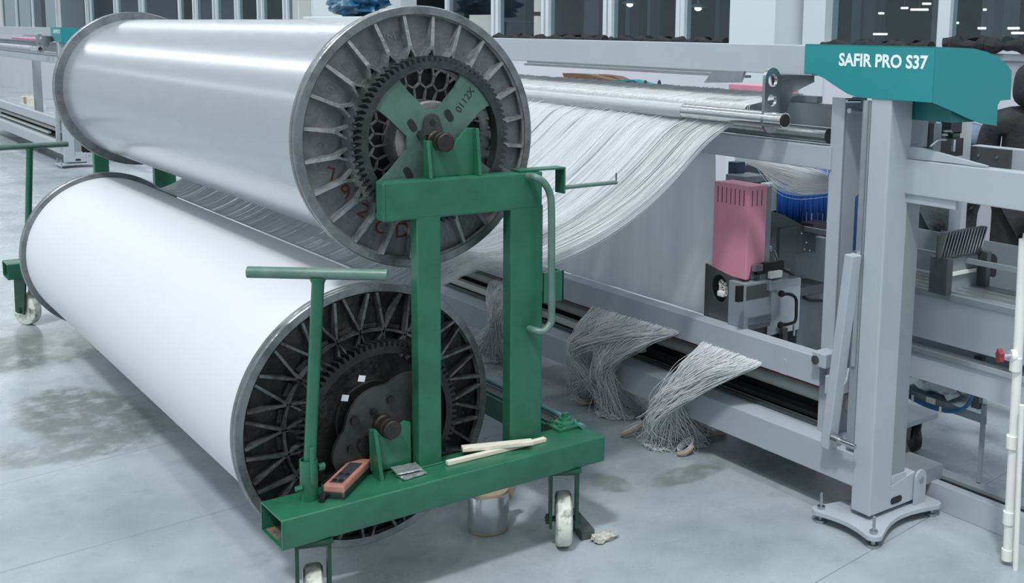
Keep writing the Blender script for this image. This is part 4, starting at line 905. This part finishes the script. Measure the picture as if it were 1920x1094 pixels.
# box module beside it, in the plane facing the camera
ybx = yr-.03
def bx2(a, b, dy, th, m, name, bev=.002): return bxpx(a, b, ybx+dy, th, m, name, DH, bev)
bx2((1398,534),(1444,612),0,.10,GREY_D,'module_box',.003); bx2((1400,538),(1442,556),-.002,.004,STEEL_D,'module_lid'); bx2((1404,597),(1446,603),-.012,.006,CHROME,'module_bar')
bx2((1442,532),(1498,618),.02,.01,ALU,'bracket_plate',.002); bx2((1444,530),(1500,536),-.02,.05,ALU,'bracket_lip'); bx2((1425,515),(1480,532),.03,.10,GREY_D,'gear_housing'); bx2((1385,538),(1394,566),-.05,.02,BLACK,'latch')
bx2((1408,618),(1470,640),.03,.08,STEEL_D,'lower_housing')
hl_ = crom([at(1462,553,y=ybx-.02),at(1480,552,y=ybx-.03),at(1492,560,y=ybx-.03),at(1493,580,y=ybx-.03),at(1491,602,y=ybx-.03),at(1478,608,y=ybx-.03),at(1462,610,y=ybx-.02)],6); MB().tube(hl_, .007, 8).build('black_handle', BLACK, DH)
for p_ in ((1465,551),(1463,610)): MB().lathe([(.004,-.010),(.014,-.008),(.015,.004),(.008,.010)], at(*p_,y=ybx-.02), 10, 'y').build('knob', BLACK, DH)
bx2((1468,618),(1476,654),.0,.02,STEEL_D,'drop_leg'); bx2((1488,610),(1491,630),-.01,.006,STEEL,'pin')
# hose loops and dark arm
for i,r in enumerate((.060,.068,.076)):
    cch = at(1438,500,y=ybx+.06); MB().tube([cch+Vector((r*math.cos(t),.006*i,r*1.15*math.sin(t))) for t in [(-.3+2.0*k_/16) for k_ in range(17)]], .0045, 8).build('chrome_hose', CHROME, DH)
bx2((1420,497),(1470,508),.02,.02,BLACK,'arm'); bx2((1416,498),(1430,508),.0,.02,STEEL,'arm_tip'); bx2((1446,511),(1467,520),.0,.02,WHITE,'white_connector'); bx2((1405,495),(1432,520),.05,.02,GREY_D,'arm_plate')
MB().tube(crom([at(1466,505,y=ybx+.03),at(1485,515,y=ybx+.03),at(1497,530,y=ybx+.03),at(1512,560,y=ybx+.03),at(1545,565,y=ybx+.03)],8), .006, 8).build('cable', BLACK, DH)
# cabinet and plates behind the head
CB = root('rear_unit', (3.5,3.2,.9), 'dark steel housing plates behind the drawing head', 'machine unit')
yq = 3.30
def bx3(a, b, dy, th, m, name, par=CB): return bxpx(a, b, yq+dy, th, m, name, par, .003)
bx3((1490,455),(1548,540),0,.05,GREY_D,'housing'); bx3((1462,430),(1490,540),-.03,.02,STEEL_D,'bent_plate'); bx3((1497,545),(1545,660),-.1,.10,GREY_D,'lower_housing'); bx3((1497,540),(1548,548),-.12,.12,STEEL_D,'housing_lid')
pts = [at(1440,395,y=yq-.01),at(1465,402,y=yq-.01),at(1520,432,y=yq-.01),at(1526,440,y=yq-.01),at(1526,472,y=yq-.01),at(1490,474,y=yq-.01),at(1488,430,y=yq-.01),at(1440,425,y=yq-.01)]
MB().prism([(p.x,p.z) for p in pts], 'y', yq-.02, yq-.01).build('arm_plate', STEEL_D, CB)
for p_ in ((1503,438),(1512,455),(1508,468),(1518,470)): MB().tube([at(*p_,y=yq-.024), at(*p_,y=yq-.018)], .004, 8).build('screw', STEEL, CB)
bx3((1380,305),(1396,345),.2,.05,mat('navy_block',(.02,.05,.10),.4),'column'); bx3((1395,310),(1470,360),.5,.05,STEEL_D,'rear_block'); bx3((1440,345),(1462,395),.3,.05,GREY,'rear_block'); bx3((1441,372),(1500,405),.35,.04,BLACK,'rear_block'); bx3((1396,332),(1440,340),.1,.12,GREY_D,'rear_shelf')
bx3((1525,420),(1552,458),.1,.08,BLACK,'dark_block'); bx3((1540,638),(1541,660),0,.01,GREY,'rod'); bx3((1475,640),(1545,690),.15,.3,VOID,'dark_base')
for i in range(14):
    x_ = 1480+i*5; bx3((x_,398+random.random()*6),(x_+3,415),.25,.04,STEEL_D if i%2 else GREY_D,'tooth')
bx3((1325,560),(1330,600),.5,.02,GREY_D,'column')
bx3((1400,430),(1470,560),.25,.02,STEEL_D,'rear_panel')
bx3((1440,280),(1560,330),.9,.02,GREY_D,'rear_panel')
# blue ribbed covers hanging behind
bl = MB(); P = []
y_b = 3.55; xa_, xb_ = at(1462,350,y=y_b).x, at(1555,350,y=y_b).x; zt_, zb_2 = at(1500,322,y=y_b).z, at(1500,420,y=y_b).z; n_ = 80
BC = root('blue_sheet', (3.9,y_b,1.2), 'ribbed deep blue plastic covers hanging behind the drawing head', 'cover')
for nm, x0_, x1_, s0 in (('blue_panel',xa_,xa_+(xb_-xa_)*.46,0),('blue_panel',xa_+(xb_-xa_)*.47,xb_+.25,9)):
    G = [[Vector((x0_+(x1_-x0_)*i/n_, y_b+.012*math.sin(i*.9+s0)+.006*math.sin(i*2.1), z_)) for z_ in (zt_, (zt_+zb_2)/2, zb_2-.01*math.sin(i*.3))] for i in range(n_+1)]
    o = grid(G, nm, BLUE, BC); o.modifiers.new('s','SOLIDIFY').thickness = .004
# ------------------------------------------------------------------ yarn sheets
SAT = []
for i in range(41):
    t = i/40; row = []
    for j in range(161):
        y_ = at(1336,430,x=X0+.12).y + .002 + (7.6-3.3)*j/160; z_ = 1.50+(.60-1.50)*t
        row.append(Vector((X0+.115+.05*math.sin(t*PI)*.4+.006*noise.noise(Vector((y_*5,t*.8,0)))+.004*noise.noise(Vector((y_*17,t,3))), y_, z_)))
    SAT.append(row)
so = grid(SAT, 'satin_sheet', SATIN); tag(so, 'smooth glossy grey yarn sheet hanging straight down behind the loose drape', 'yarn sheet', kind='stuff')
prof = [(1.800,.815),(1.835,.905),(1.90,.985),(1.98,1.005),(2.09,.985),(2.22,1.000),(2.43,1.075),(2.60,1.175),(2.74,1.29),(2.87,1.415),(2.94,1.468),(2.990,1.500),(2.992,1.548)]
prof = [(1.690,.935),(1.735,.925)]+prof[2:]
pc = crom([Vector((x,0,z)) for x,z in prof], 5); NP = len(pc)
def drape(u, s, lift=0):
    p = pc[s]; f_ = s/(NP-1); yn = 3.30-.25*max(0,(f_-.35)/.65); yf_ = 6.35
    y_ = yn+(yf_-yn)*u
    sag = .03*noise.noise(Vector((u*5,f_*2,1)))+.012*noise.noise(Vector((u*23,f_*3,4)))
    w_ = math.sin(PI*min(1,max(0,(f_-.12)/.86)))
    z_ = p.z + w_*(sag + (.10*u if u > .02 else 0) ) + lift
    return Vector((p.x, y_ + .03*w_*noise.noise(Vector((u*9,f_*2,8))), z_))
G = [[drape(i/140*.925+.075, s) for s in range(NP)] for i in range(141)]
DR = root('yarn_drape', (2.4,4.5,1.0), 'loose white yarn sheet sagging from the chrome roller to the beams', 'yarn sheet'); DR['kind'] = 'stuff'
grid(G, 'sheet', VEIL, DR)['kind'] = 'stuff'
lines = []
for k_ in range(640):
    u = random.random()**1.9*.98 if k_ < 470 else random.random()*.085; s0 = 0 if random.random() < .7 else random.randrange(0,NP//2); sd_ = random.uniform(-.006,.014)*random.choice((.5,1,1,2)); dr = random.uniform(-.02,.02)
    near = max(0, .12-u)*8
    ln = []
    for s in range(s0, NP):
        f_ = s/(NP-1); w_ = math.sin(PI*f_); p = drape(max(0,u+dr*w_*.3), s, .003)
        p.z += w_*(sd_-near*random.Random(k_).random()*.045); p.y -= near*w_*.03*random.Random(k_+9).random(); ln.append(p)
    lines.append(ln)
strands(lines, .0009, 'loose_strands', STRAND, DR)['kind'] = 'stuff'
# band passing over the roller to the clamping rail
prof2 = [(2.992,1.530),(2.990,1.552),(3.00,1.558),(3.06,1.570),(3.15,1.583),(3.24,1.596)]
pc2 = crom([Vector((x,0,z)) for x,z in prof2], 4)
G2 = [[Vector((p.x, 3.05+.30*(1-j/(len(pc2)-1))*0 + (6.3-3.05)*i/120 + .0*j - .08*(j/(len(pc2)-1)), p.z+.004*noise.noise(Vector((i*.3,j*.2,0))))) for j, p in enumerate(pc2)] for i in range(121)]
g2 = grid(G2, 'sheet_over_roller', VEIL2, DR); g2['kind'] = 'stuff'
ln2 = []
for k_ in range(160):
    u = random.random(); ln2.append([Vector((p.x, 3.02+3.2*u-.10*(j/(len(pc2)-1))*random.Random(k_).uniform(.2,1.4), p.z+.003)) for j, p in enumerate(pc2)])
strands(ln2, .0012, 'roller_strands', STRAND, DR)['kind'] = 'stuff'
# yarn tails knotted in bunches and dropped on the floor
def bunch(name, label, bar, mids, piles, n_, seed, spread=.05):
    rnd = random.Random(seed); BN = root(name, piles[0], label, 'yarn bunch', None); BN['kind'] = 'stuff'; L = []
    for k_ in range(n_):
        t = rnd.random(); s = bar[0].lerp(bar[1], t); s = s+Vector((.02,0,.0)); m0 = rnd.choice(mids); pl_ = rnd.choice(piles)
        j = lambda a: Vector((rnd.gauss(0,a),rnd.gauss(0,a),rnd.gauss(0,a)))
        m1 = s.lerp(m0,.45)+Vector((-.03,0,.02))+j(.012); m2 = m0+j(spread*.45)
        pts = [s+Vector((.04,0,.03)), s+j(.004)+Vector((-.015,0,.004)), m1, m2]
        c_ = pl_+j(spread); c_.z = max(.012, abs(c_.z)); pts.append(c_)
        for q_ in range(rnd.choice((1,2,3,4))):
            a = rnd.uniform(0,2*PI); r = rnd.uniform(.02,.075); e_ = pl_+Vector((math.cos(a)*r*1.2, math.sin(a)*r*1.2, 0)); e_.z = max(.004, rnd.uniform(.004,.05)*(1-r*8)); pts.append(e_)
        L.append([Vector((p.x,p.y,max(.003,p.z))) for p in crom(pts, 5)])
    strands(L, .0013, 'yarn_tails', STRAND, BN)['kind'] = 'stuff'
    return BN
XB = X0-.02
B2 = bunch('yarn_bunch', 'bright knotted yarn bunch falling from the rail, nearest the machine post', (at(1418,690,x=XB), at(1310,652,x=XB)), [at(1240,760,x=2.98), at(1262,745,x=3.0), at(1225,790,x=2.96)], [at(1262,815,z=.03), at(1232,800,z=.06), at(1240,830,z=.02), at(1290,825,z=.02), at(1300,800,z=.04)], 760, 5, .040)
B1 = bunch('yarn_bunch', 'grey-white knotted yarn bunch hanging from the rail right of the green post', (at(1262,630,x=XB), at(1105,583,x=XB)), [at(1135,692,x=3.02), at(1128,700,x=3.02), at(1075,660,x=3.0)], [at(1150,745,z=.05), at(1100,735,z=.04), at(1150,775,z=.01), at(1175,775,z=.01)], 700, 6, .040)
B3 = bunch('yarn_bunch', 'yarn bunch partly hidden between the two green posts', (at(985,560,x=XB), at(915,535,x=XB)), [at(930,610,x=3.0)], [at(905,650,z=.05), at(925,670,z=.02)], 260, 8, .04)
def core(BN, px, py, z, r, seed):
    b = blob(at(px,py,z=z), r, seed, .5, 3.5, 4)
    for v in b.bm.verts: v.co.z = max(.003, v.co.z)
    b.build('yarn_mass', mat('matted_yarn_%d' % seed, (.84,.86,.88), .4, bump=1.0, bscale=70, stretch=(1,1,.3)), BN)['kind'] = 'stuff'
core(B2,1238,806,.06,(.050,.055,.065),11); core(B2,1290,815,.03,(.05,.06,.035),12); core(B1,1128,715,.08,(.045,.05,.07),13)
for BN, cs in ((B2, ((1335,800,.070,.2),(1285,840,.035,1.4),(1185,805,.05,2.4))), (B1, ((1095,720,.05,.9),(1100,745,.055,.3)))):
    for px, py, r, a in cs:
        c = at(px,py,z=.03); L = []
        for k_ in range(30):
            rr = r*random.uniform(.8,1.1); ph = random.uniform(0,6.28); L.append([c+Vector((math.cos(t)*rr*1.1, math.sin(t)*rr*.7, .02*math.sin(t*1.0+a)+random.Random(k_).uniform(-.018,.018))) for t in [ph+5.6*q_/20 for q_ in range(21)]])
        strands([[Vector((p.x,p.y,max(.004,p.z))) for p in l] for l in L], .0011, 'yarn_loops', STRAND, BN)['kind'] = 'stuff'
        MB().tube([c+Vector((math.cos(t)*r*1.1, math.sin(t)*r*.7, .018*math.sin(t+a))) for t in [3.1+2.2*q_/12 for q_ in range(13)]], .010, 8).build('tan_loop', CARD, BN)
# white yarn hank above the drawing head
hk = MB(); c_, d_ = at(1425,312,x=3.5), at(1545,345,x=3.5); L = []
HKR = root('yarn_hank', c_, 'bright white yarn hank slung above the drawing head before blue covers', 'yarn hank'); HKR['kind'] = 'stuff'
for k_ in range(260):
    r1_, r2_ = random.gauss(0,.010), random.gauss(0,.020); e_ = c_+Vector((0,.05,.03)); L.append(crom([e_+Vector((r1_,0,r1_)), c_.lerp(d_,.35)+Vector((r2_,r1_,r2_-.012)), c_.lerp(d_,.7)+Vector((r2_,r1_,r2_*1.2-.016)), d_+Vector((0,r1_-.02,r2_*.9))], 5))
strands(L, .0013, 'hank_yarns', STRAND, HKR)['kind'] = 'stuff'
# parts of another unit seen above the white band
DT = root('brown_unit', (4.3,5.0,1.6), 'brown and teal angled machine unit seen above the white yarn band', 'machine unit')
xb2 = 4.2
def quadx(pts, x, th, m, name): 
    p = [at(*q_, x=x) for q_ in pts]; return MB().prism([(v.y,v.z) for v in p], 'x', x, x+th, .001).build(name, m, DT)
quadx([(1054,137),(1098,139),(1145,150),(1144,165),(1060,153)], xb2, .08, BROWN, 'brown_panel'); quadx([(1120,139),(1150,143),(1165,150),(1145,151)], xb2+.1, .08, BROWN, 'brown_cover')
quadx([(1145,150),(1180,149),(1250,168),(1200,165),(1150,163)], xb2-.02, .08, TEAL, 'teal_frame'); quadx([(1165,154),(1182,152),(1205,161),(1175,161)], xb2-.025, .01, BLACK, 'dark_opening')
for px in (1187,1210,1236): 
    p = at(px,160,x=xb2-.03); MB().lathe([(.010,-.03),(.014,0),(.012,.012),(.006,.03)], p, 12, 'z').build('black_knob', BLACK, DT)
MB().box((xb2+.02,at(1144,150,x=xb2).y,0),(xb2+.06,at(1070,150,x=xb2).y,at(1100,155,x=xb2).z),.002).build('cabinet_base', GREY, DT)
pkr = root('pink_unit', (4.3,3.9,1.55), 'pink machine cover seen through the holed roller bracket', 'cover')
a_, b_ = at(1366,157,x=4.3), at(1412,178,x=4.3)
MB().box((4.3,at(1450,160,x=4.3).y,1.40),(4.5,a_.y,a_.z),.004).build('cover_body', PINK, pkr); MB().box((4.35,at(1450,160,x=4.3).y+.02,0),(4.45,a_.y-.02,1.40)).build('pedestal', GREY, pkr)
pur = at(1700,430,x=5.0); solid('purple_locker', MB().box((5.4,at(1718,430,x=5.4).y,0),(5.75,at(1640,430,x=5.4).y,1.2),.006), mat('purple_paint',(.14,.14,.26),.5), 'dull purple cabinet standing directly right of the grey post', 'cabinet')
cb2 = at(50,212,x=4.6); yb_ = 20.2
CBX = root('parcel_box', (4.7,yb_,.0), 'small cream cardboard boxes on a stool beyond the far machine', 'box')
for i,(dy,m_) in enumerate(((0,CARD),(.55,CARD),(1.1,WOOD))): 
    zz = at(45,195,x=4.7); MB().box((4.7,zz.y-.6+dy*.6,zz.z-.0),(4.95,zz.y-.6+dy*.6+.3,zz.z+.16),.004).build('carton', WOOD if i != 1 else CARD, CBX)
zz = at(45,195,x=4.7); MB().box((4.68,zz.y-.7,0),(5.0,zz.y+.5,zz.z)).build('stool', PILLAR, CBX)
# ------------------------------------------------------------------ people
def person(label, loc, face, height, top_m, leg_m, hood=False, arms='down'):
    PR = root('person', loc, label, 'person'); s = height/1.75
    def W_(v): return Matrix.Rotation(face,4,'Z') @ (Vector(v)*s)
    def skin(name, vs, es, rad, m, par=PR, sub=2):
        me = D.meshes.new(name); me.from_pydata([W_(v) for v in vs], es, []); o = D.objects.new(name, me); COL.objects.link(o); o.parent = par
        md = o.modifiers.new('sk','SKIN'); md.use_smooth_shade = True
        me.skin_vertices[0].data[0].use_root = True
        for i, r in enumerate(rad):
            me.skin_vertices[0].data[i].radius = (r*s, r*s) if isinstance(r,(int,float)) else (r[0]*s, r[1]*s)
        o.modifiers.new('sub','SUBSURF').levels = sub; o.modifiers['sub'].render_levels = sub
        bpy.context.view_layer.update()
        nm = D.meshes.new_from_object(o.evaluated_get(bpy.context.evaluated_depsgraph_get())); o.modifiers.clear(); o.data = nm; nm.materials.clear(); nm.materials.append(m)
        for p in nm.polygons: p.use_smooth = True
        return o
    # body (x = left/right, -y = front)
    skin('trousers', [(0,0,.96),(.10,0,.90),(.115,-.01,.50),(.12,.02,.10),(-.10,0,.90),(-.115,-.01,.50),(-.12,.02,.10)], [(0,1),(1,2),(2,3),(0,4),(4,5),(5,6)], [.13,.105,.075,.062,.105,.075,.062], leg_m)
    skin('jacket', [(0,0,.92),(0,.01,1.12),(0,.02,1.33),(0,.02,1.45),(.19,.02,1.41),(.25,.0,1.14),(.24,-.16,.98),(-.19,.02,1.41),(-.25,.0,1.14),(-.24,-.16,.98)], [(0,1),(1,2),(2,3),(3,4),(4,5),(5,6),(3,7),(7,8),(8,9)], [(.20,.13),(.185,.125),(.20,.13),(.12,.10),.085,.062,.050,.085,.062,.050], top_m)
    head = skin('head', [(0,.02,1.45),(0,.01,1.54),(0,-.005,1.63),(0,-.005,1.70)], [(0,1),(1,2),(2,3)], [.06,.058,(.078,.095),(.070,.085)], SKIN)
    for sx in (-1,1):
        for vs in ([(sx*.075,0,1.62),(sx*.088,.01,1.635),(sx*.085,.01,1.60)],): skin('ear', [vs[0],vs[1],vs[2]], [(0,1),(1,2)], [.010,.010,.008], SKIN, PR, 1)
        e = MB().lathe([(.002,-.012),(.010,-.008),(.013,0),(.010,.008),(.002,.012)], (0,0,0), 12, 'y')
        for v in e.bm.verts: v.co = W_(Vector((sx*.032,-.088,1.635))+v.co)+Vector(loc)
        e.build('eye', WHITE, PR)
    skin('nose', [(0,-.088,1.64),(0,-.108,1.605),(0,-.092,1.60)], [(0,1),(1,2)], [.008,.013,.010], SKIN, PR, 1); skin('mouth', [(-.022,-.086,1.57),(0,-.092,1.571),(.022,-.086,1.57)], [(0,1),(1,2)], [.004,.006,.004], mat('lips',(.4,.15,.13),.5) if 'lips' not in D.materials else D.materials['lips'], PR, 1)
    if hood: skin('hood', [(0,.06,1.44),(0,.05,1.58),(0,.03,1.70)], [(0,1),(1,2)], [(.14,.13),(.13,.125),(.12,.125)], top_m)
    else: skin('hair', [(0,.045,1.58),(0,.04,1.67),(0,.0,1.735)], [(0,1),(1,2)], [(.07,.06),(.082,.075),(.075,.075)], HAIR)
    for sx in (-1,1):
        w = Vector((sx*.24,-.19,.965)); vs = [tuple(w), tuple(w+Vector((0,-.05,-.015)))]; es = [(0,1)]; rd = [(.026,.020),(.036,.018)]
        for f_, (dx, ln_) in enumerate(((-.030,.070),(-.010,.080),(.010,.074),(.030,.060))):
            b0 = len(vs); vs += [tuple(w+Vector((dx,-.085,-.02))), tuple(w+Vector((dx*1.1,-.085-ln_*.5,-.032))), tuple(w+Vector((dx*1.1,-.085-ln_*.8,-.060)))]; es += [(1,b0),(b0,b0+1),(b0+1,b0+2)]; rd += [.010,.009,.008]
        b0 = len(vs); vs += [tuple(w+Vector((-sx*.040,-.03,-.015))), tuple(w+Vector((-sx*.058,-.065,-.03))), tuple(w+Vector((-sx*.060,-.092,-.04)))]; es += [(0,b0),(b0,b0+1),(b0+1,b0+2)]; rd += [.013,.011,.009]
        skin('hand', vs, es, rd, SKIN, PR, 1)
        skin('shoe', [(sx*.12,.05,.05),(sx*.12,-.06,.045),(sx*.125,-.16,.035)], [(0,1),(1,2)], [.045,.043,.032], BLACK, PR, 1)
    return PR
pA_ = at(1792,430,x=5.3); pA_.y += .08; person('person in crumpled blue-grey jacket and dark trousers standing behind the comb', (5.3,pA_.y,0), PI*.62, 1.66, DENIM, TROUSER)
pB_ = at(1905,300,x=4.35); person('person in black hooded jacket with their back turned at right edge', (5.35,at(1926,430,x=5.35).y,0), PI*.66, 1.78, CLOTH, CLOTH, True)
print('triangles about', sum(len(m.polygons) for m in D.meshes)*2, 'objects', len(D.objects))
